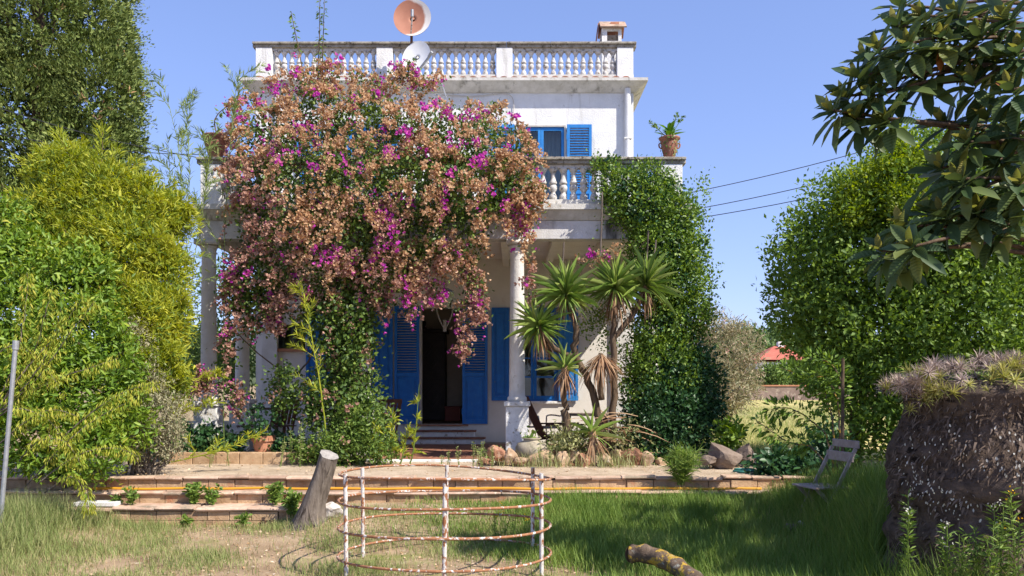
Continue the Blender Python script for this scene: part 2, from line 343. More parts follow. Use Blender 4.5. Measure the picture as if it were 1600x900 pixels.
LEAF = {
 'cypress': leafmat('cypress_foliage', [(0.055, 0.09, 0.018), (0.115, 0.165, 0.034), (0.175, 0.225, 0.05), (0.26, 0.29, 0.085)], 0.7, 0.12),
 'cypressdry': leafmat('cypress_dry', [(0.30, 0.18, 0.08), (0.40, 0.25, 0.12)], 0.8, 0.1),
 'yellow': leafmat('yellow_green_foliage', [(0.13,0.185,0.02),(0.25,0.31,0.026),(0.43,0.445,0.04),(0.62,0.56,0.08)], 0.6, 0.36, patch=.6, nscale=2.0),
 'laurel': leafmat('laurel_foliage', [(0.056, 0.118, 0.016), (0.118, 0.213, 0.022), (0.205, 0.315, 0.032), (0.394, 0.441, 0.056)], 0.5, 0.3, 0.4, patch=.55, nscale=2.2),
 'droop': leafmat('drooping_foliage', [(0.16, 0.23, 0.022), (0.27, 0.33, 0.03), (0.4, 0.41, 0.045), (0.52, 0.45, 0.08)], 0.6, 0.35),
 'olive': leafmat('dry_olive_foliage', [(0.221, 0.182, 0.124), (0.286, 0.260, 0.156), (0.390, 0.364, 0.221), (0.260, 0.312, 0.130)], 0.8, 0.15),
 'bamboo': leafmat('bamboo_foliage', [(0.117, 0.182, 0.058), (0.208, 0.273, 0.078), (0.299, 0.364, 0.104)], 0.6, 0.3),
 'boug': leafmat('bougainvillea_leaf', [(0.030, 0.065, 0.014), (0.061, 0.115, 0.022), (0.115, 0.189, 0.030), (0.230, 0.297, 0.054)], 0.5, 0.22),
 'dry': leafmat('dry_bract', [(0.22,0.12,0.07),(0.40,0.235,0.13),(0.55,0.355,0.19),(0.67,0.48,0.30),(0.53,0.30,0.24)], 0.8, 0.36, patch=.55, nscale=4.5),
 'dusty': leafmat('dusty_pink_bract', [(0.26, 0.14, 0.10), (0.40, 0.22, 0.16), (0.52, 0.32, 0.24), (0.60, 0.42, 0.32)], 0.8, 0.34, patch=.5, nscale=4.0),
 'magenta': leafmat('magenta_bract', [(0.374, 0.033, 0.308), (0.528, 0.050, 0.462), (0.605, 0.099, 0.396), (0.616, 0.187, 0.308)], 0.7, 0.4),
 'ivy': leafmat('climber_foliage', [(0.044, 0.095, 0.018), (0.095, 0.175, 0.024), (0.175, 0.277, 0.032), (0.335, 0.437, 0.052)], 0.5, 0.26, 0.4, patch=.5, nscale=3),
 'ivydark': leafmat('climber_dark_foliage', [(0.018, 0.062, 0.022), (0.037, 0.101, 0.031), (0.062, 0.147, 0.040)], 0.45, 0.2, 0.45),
 'hedge': leafmat('hedge_foliage', [(0.060, 0.111, 0.021), (0.111, 0.196, 0.030), (0.179, 0.282, 0.038), (0.290, 0.393, 0.051)], 0.55, 0.32, 0.35, patch=.5, nscale=2.5),
 'creeper': leafmat('creeper_foliage', [(0.115, 0.184, 0.017), (0.218, 0.299, 0.023), (0.345, 0.414, 0.034)], 0.5, 0.45),
 'loquat': leafmat('loquat_leaf', [(0.041, 0.074, 0.027), (0.061, 0.108, 0.038), (0.101, 0.149, 0.043), (0.176, 0.203, 0.047)], 0.6, 0.32, 0.35, True, ribs=True),
 'loquatnew': leafmat('loquat_young_leaf', [(0.12, 0.15, 0.035), (0.21, 0.22, 0.05), (0.31, 0.28, 0.08)], 0.6, 0.42, 0.3, True, ribs=True),
 'loquatdry': leafmat('loquat_dead_leaf', [(0.32, 0.12, 0.035), (0.36, 0.17, 0.05)], 0.7, 0.25, 0.3, True),
 'loquatfar': leafmat('loquat_leaf_mass', [(0.041, 0.074, 0.027), (0.061, 0.108, 0.038), (0.101, 0.149, 0.043), (0.203, 0.216, 0.047)], 0.45, 0.24, 0.5),
 'yucca': leafmat('yucca_leaf', [(0.086, 0.158, 0.029), (0.158, 0.259, 0.043), (0.259, 0.360, 0.065), (0.432, 0.475, 0.173)], 0.45, 0.2, 0.5, True),
 'yuccam': leafmat('yucca_leaf_mass', [(0.086, 0.156, 0.029), (0.156, 0.252, 0.043), (0.252, 0.360, 0.065), (0.432, 0.468, 0.173)], 0.45, 0.2, 0.5),
 'yuccadead': leafmat('yucca_dead_leaf', [(0.20, 0.105, 0.055), (0.32, 0.19, 0.11), (0.44, 0.30, 0.18)], 0.85, 0.15, 0.2, True),
 'yuccadeadm': leafmat('yucca_dead_mass', [(0.20, 0.105, 0.055), (0.32, 0.19, 0.11), (0.44, 0.30, 0.18)], 0.85, 0.15, 0.2),
 'brom': leafmat('air_plant_leaf', [(0.208, 0.234, 0.058), (0.338, 0.338, 0.078), (0.468, 0.429, 0.156)], 0.6, 0.25),
 'bromdry': leafmat('air_plant_dry_leaf', [(0.203, 0.149, 0.128), (0.324, 0.250, 0.216), (0.459, 0.365, 0.311)], 0.85, 0.1),
 'fibre': leafmat('palm_fibre', [(0.039, 0.026, 0.019), (0.078, 0.055, 0.039), (0.143, 0.104, 0.078), (0.221, 0.169, 0.130)], 0.95, 0.0, 0.1),
 'grass': leafmat('green_grass', [(0.075, 0.14, 0.022), (0.14, 0.235, 0.04), (0.23, 0.32, 0.07), (0.4, 0.39, 0.13)], 0.65, 0.34, 0.25, patch=.6, nscale=1.8),
 'drygrass': leafmat('dry_grass', [(0.15, 0.21, 0.06), (0.22, 0.28, 0.085), (0.30, 0.33, 0.12), (0.44, 0.37, 0.20)], 0.7, 0.3, 0.25),
 'straw': leafmat('straw', [(0.36, 0.25, 0.12), (0.50, 0.37, 0.20), (0.58, 0.46, 0.28)], 0.8, 0.3),
 'weed': leafmat('weed_leaf', [(0.075, 0.144, 0.022), (0.138, 0.225, 0.037), (0.237, 0.325, 0.062)], 0.55, 0.3),
 'paleweed': leafmat('pale_weed', [(0.216, 0.252, 0.090), (0.336, 0.360, 0.144), (0.480, 0.456, 0.240)], 0.7, 0.25),
 'litter': leafmat('fallen_leaf', [(0.26, 0.15, 0.07), (0.42, 0.27, 0.14), (0.58, 0.42, 0.27), (0.66, 0.55, 0.44)], 0.85, 0.1),
 'oleander': leafmat('oleander_foliage', [(0.163, 0.175, 0.094), (0.263, 0.263, 0.150), (0.375, 0.325, 0.200), (0.425, 0.312, 0.237)], 0.6, 0.2),
 'pink': leafmat('pink_flower', [(0.55, 0.20, 0.22), (0.62, 0.32, 0.32)], 0.6, 0.3),
 'yellowflower': leafmat('yellow_flower', [(0.75, 0.45, 0.01), (0.8, 0.5, 0.03)], 0.6, 0.2),
 'whiteflower': leafmat('white_flower', [(0.6, 0.58, 0.48), (0.7, 0.68, 0.6)], 0.6, 0.2),
 'farbush': leafmat('far_bush_foliage', [(0.068, 0.121, 0.034), (0.135, 0.216, 0.047), (0.230, 0.324, 0.068)], 0.6, 0.2),
 'pine': leafmat('pine_foliage', [(0.049, 0.091, 0.025), (0.098, 0.154, 0.035), (0.154, 0.224, 0.049)], 0.7, 0.1),
 'pot': leafmat('pot_plant_leaf', [(0.06, 0.16, 0.018), (0.11, 0.25, 0.03), (0.16, 0.32, 0.04)], 0.4, 0.3, 0.5),
}

# ------------------------------------------------------------------ leaves
TPL = {   # (u along, v across, w out of plane) and faces
 'diamond': ([(0, 0, 0), (.45, -.5, .07), (1, 0, -.04), (.45, .5, .07)], [(0, 1, 2), (0, 2, 3)]),
 'oval': ([(0, 0, 0), (.3, -.42, .05), (.7, -.38, .03), (1, 0, -.08), (.7, .38, .03), (.3, .42, .05), (.5, 0, -.02)], [(0, 1, 6), (1, 2, 6), (2, 3, 6), (3, 4, 6), (4, 5, 6), (5, 0, 6)]),
 'blade': ([(0, -.5, 0), (0, .5, 0), (.55, -.38, .03), (.55, .38, .03), (1, 0, -.10)], [(0, 2, 1), (1, 2, 3), (2, 4, 3)]),
 'grass': ([(0, -.5, 0), (0, .5, 0), (.5, -.4, .05), (.5, .4, .05), (1, 0, .25)], [(0, 2, 1), (1, 2, 3), (2, 4, 3)]),
 'strap': ([(0, -.35, 0), (0, .35, 0), (.3, -.5, .02), (.3, .5, .02), (.65, -.4, -.02), (.65, .4, -.02), (1, 0, -.14)], [(0, 2, 1), (1, 2, 3), (2, 4, 3), (3, 4, 5), (4, 6, 5)]),
}
def unit(a):
    return a / np.maximum(1e-9, np.linalg.norm(a, axis=-1, keepdims=True))
def rnd_dirs(n):
    return unit(rng.normal(size=(n, 3)))
class Leaves:
    def __init__(s): s.p = []; s.a = []; s.n = []; s.l = []; s.w = []
    def add(s, p, a, n, l, w):
        p = np.asarray(p, float).reshape(-1, 3); k = len(p)
        s.p.append(p); s.a.append(np.broadcast_to(np.asarray(a, float), (k, 3))); s.n.append(np.broadcast_to(np.asarray(n, float), (k, 3)))
        s.l.append(np.broadcast_to(np.asarray(l, float), (k,))); s.w.append(np.broadcast_to(np.asarray(w, float), (k,)))
        return s
    def build(s, name, mat, parent=None, tpl='diamond', kind='stuff', org=None):
        p = np.concatenate(s.p); a = unit(np.concatenate(s.a)); n = np.concatenate(s.n); l = np.concatenate(s.l)[:, None]; wd = np.concatenate(s.w)[:, None]
        b = np.cross(a, n)
        bad = np.linalg.norm(b, axis=1) < 1e-3
        b[bad] = np.cross(a[bad], np.array([0.3, 0.5, 0.8]))
        b = unit(b); n = np.cross(b, a)
        tv, tf = TPL[tpl]
        k = len(tv); N = len(p)
        V = np.empty((N, k, 3))
        for i, (u, v, ww) in enumerate(tv):
            V[:, i] = p + a * (u * l) + b * (v * wd) + n * (ww * l)
        if org is None: org = ORG[parent.name] if parent is not None else Vector((0, 0, 0))
        V = V.reshape(-1, 3) - np.array(org)
        Fc = (np.array(tf)[None] + (np.arange(N) * k)[:, None, None]).reshape(-1, 3)
        me = bpy.data.meshes.new(name)
        me.vertices.add(len(V)); me.vertices.foreach_set('co', V.astype(np.float32).ravel())
        me.loops.add(len(Fc) * 3); me.loops.foreach_set('vertex_index', Fc.astype(np.int32).ravel())
        me.polygons.add(len(Fc)); me.polygons.foreach_set('loop_start', np.arange(0, len(Fc) * 3, 3, dtype=np.int32))
        me.update(calc_edges=True)
        me.materials.append(mat)
        o = link(name, me, parent)
        if kind: o['kind'] = kind
        return o
def blob(px, py, d, rx, ry=None, rd=None):
    """an ellipsoid of foliage: centre seen at a row/column and distance, radii from photo pixels; rd in metres"""
    ry = ry or rx
    return (np.array(P(px, py, d)), np.array([M(rx, d), rd or M(min(rx, ry), d) * 0.8, M(ry, d)]))
def shell(blobs, n, lo=0.75, hi=1.06, keep=0.72, amp=0.0, fr=2.2):
    C = np.array([b[0] for b in blobs]); S = np.array([b[1] for b in blobs])
    wts = (S[:, 0] * S[:, 2] + S[:, 1] * S[:, 2] + S[:, 0] * S[:, 1]); wts = wts / wts.sum()
    i = rng.choice(len(blobs), n, p=wts)
    d = rnd_dirs(n)
    r = rng.uniform(lo, hi, n)[:, None]
    p = C[i] + d * S[i] * r
    if amp:
        q = C[i] + d * S[i]
        nv = np.array([mnoise.noise(Vector(v) * fr) + .6 * mnoise.noise(Vector(v) * fr * 2.3) for v in q])[:, None]
        p = C[i] + d * S[i] * (r + amp * nv)
    nm = unit(d / S[i])
    ok = np.ones(n, bool)
    for c, sz in zip(C, S):
        ok &= (np.linalg.norm((p - c) / sz, axis=1) > keep)
    return p[ok], nm[ok]
def clumps(lv, cp, cn, per, r, l, wd, out=0.6, up=0.25, flat=0.5, jit=0.3):
    """per leaves round each clump centre; leaf axes lean outwards and up, faces turn towards the outside"""
    n = len(cp) * per
    c = np.repeat(cp, per, 0); o = np.repeat(cn, per, 0)
    p = c + rng.normal(size=(n, 3)) * r
    a = unit(rnd_dirs(n) * 1.0 + o * out + np.array([0, 0, up]))
    nn = unit(o * flat + np.array([0, 0, flat * 0.7]) + rnd_dirs(n) * 0.8)
    f = rng.uniform(1 - jit, 1 + jit, n)
    lv.add(p, a, nn, l * f, wd * f)
def foliage(name, blobs, n, per, r, l, wd, mat, parent, tpl='diamond', lo=0.75, hi=1.06, keep=0.72, zmin=None, amp=0.0, fr=2.2, **kw):
    cp, cn = shell(blobs, n, lo, hi, keep, amp, fr)
    if zmin is not None:
        k = cp[:, 2] > zmin; cp, cn = cp[k], cn[k]
    lv = Leaves()
    clumps(lv, cp, cn, per, r, l, wd, **kw)
    return lv.build(name, mat, parent, tpl)
def curve(pts, n=14):
    """smooth path through points"""
    pts = [Vector(p) for p in pts]
    out = []
    m = len(pts)
    for i in range(m - 1):
        p0 = pts[max(i - 1, 0)]; p1 = pts[i]; p2 = pts[i + 1]; p3 = pts[min(i + 2, m - 1)]
        for k in range(n):
            t = k / n
            out.append(0.5 * ((2 * p1) + (p2 - p0) * t + (2 * p0 - 5 * p1 + 4 * p2 - p3) * t * t + (3 * p1 - p0 - 3 * p2 + p3) * t ** 3))
    out.append(pts[-1])
    return out
def leaves_along(lv, path, n, l, wd, side=0.9, fwd=0.5, drop=0.0, t0=0.15, spread=0.01):
    path = [np.array(p) for p in path]
    for k in range(n):
        t = (t0 + (1 - t0) * rng.random()) * (len(path) - 1.001)
        i = int(t); p = path[i] + (path[i + 1] - path[i]) * (t - i)
        ax = unit(path[i + 1] - path[i])
        d = rnd_dirs(1)[0]; d = d - ax * d.dot(ax)
        a = unit(d * side + ax * fwd + np.array([0, 0, -drop]))
        f = rng.uniform(0.7, 1.25)
        lv.add([p + d * spread], a, rnd_dirs(1)[0] + np.array([0, -0.3, 0.6]), l * f, wd * f)

# ------------------------------------------------------------------ the ground
def gz(x, y):
    z = 0.0
    if y < 10.45:
        z += 0.22 * sstep(x, -3.0, -1.9) * sstep(y, 8.2, 10.1)
        z += 0.32 * sstep(x, 2.5, 3.7) * sstep(y, 5.5, 7.4) * (1 - .6 * sstep(y, 8.9, 10.0))
        z += 0.16 * sstep(-x, 3.9, 5.2) * sstep(y, 6.0, 7.5) * (1 - sstep(y, 9.0, 9.8))
        z += 0.02 * mnoise.noise(Vector((x * 0.9, y * 0.9, 0.3)))
    if y >= 10.45: z = 0.46
    if x > 4.6 and y >= 10.45: z = 0.46
    if y > 62: z += 0.01 * (y - 62)
    return z
def axis(parts):
    out = []
    for a, b, n in parts: out += list(np.linspace(a, b, n, endpoint=False))
    return out
gx = axis([(-400, -40, 8), (-40, -7, 10), (-7, 7, 90), (7, 60, 14), (60, 400, 7)]) + [400]
gy = axis([(-30, 4, 8), (4, 10.4, 60), (10.4, 10.46, 2), (10.46, 16, 6), (16, 70, 12), (70, 900, 10)]) + [900]
g = MB()
vs = [(x, y, gz(x, y)) for y in gy for x in gx]
nx = len(gx)
g.add(vs, [(j * nx + i, j * nx + i + 1, (j + 1) * nx + i + 1, (j + 1) * nx + i) for j in range(len(gy) - 1) for i in range(nx - 1)])
MT['earth'] = wmat('dry_earth', (0.22, 0.15, 0.09), (0.42, 0.31, 0.20), 2.2, 0.95, 0.6, 35, ((0.20, 0.20, 0.07), 0.50, 0.16, 1.3, (1, 1, 1)), ((0.52, 0.43, 0.31), 0.60, 0.08, 6, (1, 1, 1)), 0.1)
tag(g.build('ground', MT['earth'], None, True), kind='structure')
MT['field'] = wmat('mown_field', (0.38, 0.34, 0.11), (0.50, 0.41, 0.18), 0.5, 0.95, 0.5, 12, ((0.26, 0.27, 0.08), 0.50, 0.2, 0.35, (0.5, 1, 1)), ((0.46, 0.33, 0.22), 0.62, 0.1, 0.8, (0.4, 1.6, 1)), 0.1)
f = MB()
fx = np.linspace(3.4, 90, 30); fy = np.linspace(13.2, 61.5, 24)
f.add([(x, y, 0.475 + 0.02 * mnoise.noise(Vector((x * .4, y * .4, 0)))) for y in fy for x in fx], [(j * 30 + i, j * 30 + i + 1, (j + 1) * 30 + i + 1, (j + 1) * 30 + i) for j in range(23) for i in range(29)])
tag(f.build('field', MT['field'], None, True), kind='structure')
MT['gravel'] = wmat('gravel', (0.40, 0.30, 0.20), (0.62, 0.50, 0.37), 3.0, 0.95, 0.9, 110, ((0.30, 0.215, 0.14), 0.56, 0.1, 40, (1, 1, 1)), ((0.70, 0.62, 0.50), 0.62, 0.06, 70, (1, 1, 1)), 0.15)
f = MB()
fx = np.linspace(-7.5, 4.6, 60); fy = np.linspace(10.40, 12.9, 16)
f.add([(x, y, 0.497 + 0.012 * mnoise.noise(Vector((x * 1.3, y * 1.3, 4))) * sstep(y, 10.5, 10.8)) for y in fy for x in fx], [(j * 60 + i, j * 60 + i + 1, (j + 1) * 60 + i + 1, (j + 1) * 60 + i) for j in range(15) for i in range(59)])
tag(f.build('gravel_path', MT['gravel'], None, True), kind='structure')

# the three long tiled steps between the gravel and the grass: core, a row of edge tiles, a row or two of riser bricks
def step_row(label, x0, x1, yf, depth, ztop, zbot, tl, rows, uneven):
    t = thing('garden_step', ((x0 + x1) / 2, yf + depth / 2, zbot), label, 'step', 'long garden steps')
    MB().box(x0 + 0.01, x1 - 0.01, yf + 0.06, yf + depth, zbot, ztop - 0.035).build('step_core', MT['mortar'], t)
    tm = []
    for v in range(3):
        m = MB(); L = tl * (0.94 + 0.05 * v); n = 6
        prof = [(0.0, -0.030), (-0.012, -0.012), (-0.004, 0.004), (0.03, 0.010), (depth * 0.5, 0.008), (depth, 0.006), (depth, -0.030)]
        for q in (-L / 2, L / 2):
            m.v += [(q, y, z) for y, z in prof]
        k = len(prof)
        m.f += [(i, (i + 1) % k, (i + 1) % k + k, i + k) for i in range(k)] + [tuple(range(k - 1, -1, -1)), tuple(range(k, 2 * k))]
        tm.append(m.mesh('edge_tile', MT['rim']))
    x = x0
    while x < x1 - 0.05:
        L = tl * random.uniform(0.85, 1.15)
        L = min(L, x1 - x)
        u = uneven
        put('edge_tile', random.choice(tm), t, (x + L / 2, yf + random.uniform(-.015, .012) * u, ztop + random.uniform(-.012, .006) * u), (random.uniform(-.02, .02) * u, random.uniform(-.02, .02) * u, random.uniform(-.015, .015) * u), (L / tl * 0.985, 1, 1))
        x += L
    bm = MB().box(-0.5, 0.5, 0, 0.08, -0.5, 0.5).mesh('riser_brick', MT['brick'])
    h = (ztop - 0.035 - zbot) / rows
    for r_ in range(rows):
        x = x0 - random.uniform(0, 0.15)
        while x < x1 - 0.05:
            L = random.uniform(0.26, 0.36); xa = max(x, x0); xb = min(x + L, x1)
            if xb - xa > 0.05:
                put('riser_brick', bm, t, ((xa + xb) / 2, yf + 0.025 + random.uniform(-.008, .012), zbot + h * (r_ + .5)), (random.uniform(-.02, .02), 0, random.uniform(-.02, .02)), (xb - xa - 0.010, 1, h - 0.008))
            x += L
    return t
step_row('upper tiled garden step edging the pale gravel path', -6.6, 4.3, 10.40, 0.16, 0.505, 0.345, 0.42, 1, 1.3)
step_row('middle tiled garden step carrying the yellow hose', -6.6, 4.3, 10.17, 0.28, 0.35, 0.10, 0.46, 1, 1.3)
step_row('lowest tiled garden step with a brick front and cracked edge, carrying a pale slab', -5.25, -2.45, 9.78, 0.42, 0.205, -0.05, 0.55, 2, 1.5)

# ------------------------------------------------------------------ the villa
VX0, VX1, WY = -5.08, 2.41, 16.5
villa = thing('villa', (-1.335, 16.5, 0.46), 'white two storey villa with blue shutters, columned porch and balustraded roof', 'house')
def holed_wall(m, x0, x1, z0, z1, y0, y1, holes):
    xs = sorted({x0, x1, *[h[0] for h in holes], *[h[1] for h in holes]}); zs = sorted({z0, z1, *[h[2] for h in holes], *[h[3] for h in holes]})
    solid = lambda i, j: 0 <= i < len(xs) - 1 and 0 <= j < len(zs) - 1 and not any(h[0] <= (xs[i] + xs[i + 1]) / 2 <= h[1] and h[2] <= (zs[j] + zs[j + 1]) / 2 <= h[3] for h in holes)
    for i in range(len(xs) - 1):
        for j in range(len(zs) - 1):
            if not solid(i, j): continue
            a, b, c, d = xs[i], xs[i + 1], zs[j], zs[j + 1]
            m.add([(a, y0, c), (b, y0, c), (b, y0, d), (a, y0, d)], [(0, 1, 2, 3)])
            m.add([(a, y1, c), (b, y1, c), (b, y1, d), (a, y1, d)], [(3, 2, 1, 0)])
            if not solid(i - 1, j): m.add([(a, y0, c), (a, y1, c), (a, y1, d), (a, y0, d)], [(3, 2, 1, 0)])
            if not solid(i + 1, j): m.add([(b, y0, c), (b, y1, c), (b, y1, d), (b, y0, d)], [(0, 1, 2, 3)])
            if not solid(i, j - 1): m.add([(a, y0, c), (b, y0, c), (b, y1, c), (a, y1, c)], [(3, 2, 1, 0)])
            if not solid(i, j + 1): m.add([(a, y0, d), (b, y0, d), (b, y1, d), (a, y1, d)], [(0, 1, 2, 3)])
DOOR = (-1.84, -0.926, 0.87, 3.22)
WINR = (-0.063, 0.926, 1.33, 3.19)
WINL = (-3.69, -2.70, 1.33, 3.19)
WINS = (-4.73, -4.10, 2.37, 2.85)
UPR = (0.076, 1.066, 4.45, 6.80)
UPL = (-3.736, -2.746, 4.45, 6.80)
m = MB(); holed_wall(m, VX0, VX1, 0.3, 4.16, WY, WY + .26, [DOOR, WINR, WINL, WINS]); m.build('ground_floor_wall', MT['porch'], villa)
m = MB(); holed_wall(m, VX0, VX1, 4.16, 7.52, WY, WY + .26, [UPR, UPL]); m.build('upper_floor_wall', MT['plaster'], villa)
MB().box(VX0, VX0 + .26, WY + .26, 23, 0.3, 7.52).build('side_wall', MT['plaster'], villa)
MB().box(VX1 - .26, VX1, WY + .26, 23, 0.3, 7.52).build('side_wall', MT['plaster'], villa)
MB().box(VX0, VX1, 23, 23.26, 0.3, 7.52).build('back_wall', MT['plaster'], villa)
MB().box(VX0 + .02, VX1 - .02, WY + .02, 23.2, 7.52, 7.64).build('roof', MT['cornice'], villa)
MB().box(VX0 + .26, VX1 - .26, WY + .26, 23, 4.12, 4.40).build('upper_floor', MT['roomwall'], villa)
MB().box(VX0 + .26, VX1 - .26, WY + .26, 23, 0.5, 0.865).build('room_floor', MT['roomfloor'], villa)
MB().box(VX0 + .26, VX1 - .26, 19.4, 19.5, 0.865, 4.12).build('inner_wall', MT['roomwall'], villa)
MB().box(VX0 + .26, VX1 - .26, 18.0, 18.1, 4.40, 7.52).build('inner_wall', MT['roomwall'], villa)
# roof cornice: sloped moulding, lip and the row of red tile ends on top
def frustum(m, x0, x1, y0, y1, z0, z1, e):
    m.add([(x0, y0, z0), (x1, y0, z0), (x1, y1, z0), (x0, y1, z0), (x0 - e, y0 - e, z1), (x1 + e, y0 - e, z1), (x1 + e, y1 + e, z1), (x0 - e, y1 + e, z1)],
          [(0, 3, 2, 1), (4, 5, 6, 7), (0, 1, 5, 4), (1, 2, 6, 5), (2, 3, 7, 6), (3, 0, 4, 7)])
m = MB(); frustum(m, VX0 - .03, VX1 + .03, WY - .03, 23.29, 7.44, 7.60, .20); m.box(VX0 - .25, VX1 + .25, WY - .25, 23.5, 7.602, 7.66)
m.build('cornice', MT['cornice'], villa)
tile = MB(); n = 8
tile.v = [(0.085 * math.cos(math.pi * k / n), y, 0.055 * math.sin(math.pi * k / n)) for y in (-0.12, 0.14) for k in range(n + 1)]
tile.f = [(k, k + 1, k + n + 2, k + n + 1) for k in range(n)] + [tuple(range(n, -1, -1))]
tile = tile.mesh('roof_tile', MT['redtile'])
for k in range(37):
    put('roof_tile', tile, villa, (VX0 + .12 + k * 0.2, WY - .05, 7.661), (random.uniform(-.03, .03), 0, random.uniform(-.05, .05)))

# balustrades
prof = [(.048, 0), (.052, .03), (.058, .10), (.046, .17), (.030, .235), (.036, .27), (.056, .33), (.060, .40), (.050, .46), (.032, .50), (.054, .515), (.058, .545), (.046, .60), (.032, .70), (.029, .82), (.036, .86), (.046, .90), (.062, .955), (.072, 1.0)]
def balustrade(a, b, z0, z1, piers, gap, pw, capw=.15):
    """along x or y from a to b (x,y); piers: positions along; base rail, top rail in lengths, piers, balusters"""
    ax = 0 if abs(b[0] - a[0]) > abs(b[1] - a[1]) else 1
    lo, hi = sorted((a[ax], b[ax])); c = a[1 - ax]
    def bx(m, u0, u1, hw, za, zb):
        return m.box(u0, u1, c - hw, c + hw, za, zb) if ax == 0 else m.box(c - hw, c + hw, u0, u1, za, zb)
    base = bx(MB(), lo, hi, .085, z0, z0 + .10).build('balustrade', MT['cornice'], villa, bevel=.008)
    zt = z1 - .10
    u = lo - (.05 if ax == 0 else -.16)
    while u < hi:
        e = min(u + random.uniform(.85, 1.1), hi + (.05 if ax == 0 else 0))
        if hi - e < .3: e = hi + (.05 if ax == 0 else 0)
        m = MB(); bx(m, u + .002, e - .002, capw - .035, zt, zt + .055); bx(m, u + .002, e - .002, capw, zt + .056, z1)
        m.build('top_rail', MT['cap'], base, bevel=.008)
        u = e
    # lintel strip under the rail
    bx(MB(), lo + .01, hi - .01, .062, zt - .05, zt - .002).build('lintel', MT['baluster'], base)
    for p in piers:
        bx(MB(), p - pw / 2, p + pw / 2, .105, z0 + .003, zt - .003).build('pier', MT['plaster'], base, bevel=.006)
    h = zt - .052 - (z0 + .10)
    sc = gap / .146
    bm = BAL.setdefault(round(h, 3), None) or MB().lathe([(r * sc, z * h) for r, z in prof], n=10).mesh('baluster', MT['baluster'], smooth=True)
    BAL[round(h, 3)] = bm
    ends = sorted(piers)
    for p, q in zip(ends[:-1], ends[1:]):
        s0 = p + pw / 2; s1 = q - pw / 2
        k = max(1, round((s1 - s0) / gap))
        for i in range(k):
            t = s0 + (s1 - s0) * (i + .5) / k
            put('baluster', bm, base, (t, c, z0 + .10) if ax == 0 else (c, t, z0 + .10), (0, 0, random.uniform(0, 6)))
BAL = {}
pr = [VX0 + .17, X(600, 16.4), X(788, 16.4), VX1 - .17]
balustrade((VX0, WY + .06), (VX1, WY + .06), 7.70, 8.43, pr, .146, .32)
balustrade((VX0 + .10, WY + .16), (VX0 + .10, 23.1), 7.70, 8.43, [16.9, 19.9, 22.9], .146, .32)
balustrade((VX1 - .10, WY + .16), (VX1 - .10, 23.1), 7.70, 8.43, [16.9, 19.9, 22.9], .146, .32)
BX0, BX1, BY = -4.86, 2.66, 13.06
balustrade((BX0, BY), (BX1, BY), 4.45, 5.20, [BX0 + .17, -2.35, 0.08, BX1 - .17], .16, .33)
balustrade((BX0 + .10, BY + .1), (BX0 + .10, WY - .02), 4.45, 5.20, [13.4, 16.3], .16, .33)
balustrade((BX1 - .10, BY + .1), (BX1 - .10, WY - .02), 4.45, 5.20, [13.4, 16.3], .16, .33)
# balcony slab, fascia beams, ceiling beams
m = MB(); frustum(m, BX0 - .04, BX1 + .04, BY - .12, WY - .05, 4.22, 4.36, .10); m.box(BX0 - .17, BX1 + .17, BY - .25, WY - .003, 4.362, 4.448)
m.build('balcony_slab', MT['cornice'], villa)
MB().box(BX0 - .03, BX1 + .03, BY - .10, BY + .16, 3.93, 4.218).build('fascia_beam', MT['fascia'], villa, bevel=.006)
MB().box(BX0 - .03, BX0 + .20, BY + .163, WY - .003, 3.93, 4.218).build('fascia_beam', MT['fascia'], villa)
MB().box(BX1 - .20, BX1 + .03, BY + .163, WY - .003, 3.93, 4.218).build('fascia_beam', MT['fascia'], villa)
MB().box(BX0 + .203, BX1 - .203, BY + .163, WY - .003, 4.14, 4.217).build('porch_ceiling', MT['porch'], villa)
for k in range(8):
    x = -4.45 + k * .84 + .13
    MB().box(x - .06, x + .06, BY + .165, WY - .004, 4.00, 4.138).build('ceiling_beam', MT['porch'], villa)
# columns
def column(x, y, half=False):
    m = MB().lathe([(.150, 1.40), (.155, 1.43), (.150, 1.46), (.128, 1.48), (.124, 1.6), (.118, 2.6), (.108, 3.70), (.112, 3.715), (.122, 3.73), (.118, 3.745), (.112, 3.76), (.125, 3.80), (.15, 3.845)], (x, y, 0), 24)
    m.box(x - .175, x + .175, y - .175, y + .175, 3.85, 3.928)
    c = m.build('column', MT['column'], villa, smooth=True)
    c.data.polygons.foreach_set('use_smooth', [len(p.vertices) == 4 and abs(p.normal.z) < .95 for p in c.data.polygons])
    q = MB().box(x - .18, x + .18, y - .18, y + .18, .50, 1.32); q.box(x - .205, x + .205, y - .205, y + .205, 1.322, 1.398)
    q.build('pedestal', MT['pedestal'], c, bevel=.012)
for x in (-4.78, -2.35, .08, 2.48): column(x, 13.12)
for x in (-4.78, 2.48): column(x, 14.75)
for x in (-4.78, 2.2): MB().box(x - .15, x + .15, WY - .12, WY - .002, .5, 3.928).build('pilaster', MT['column'], villa)
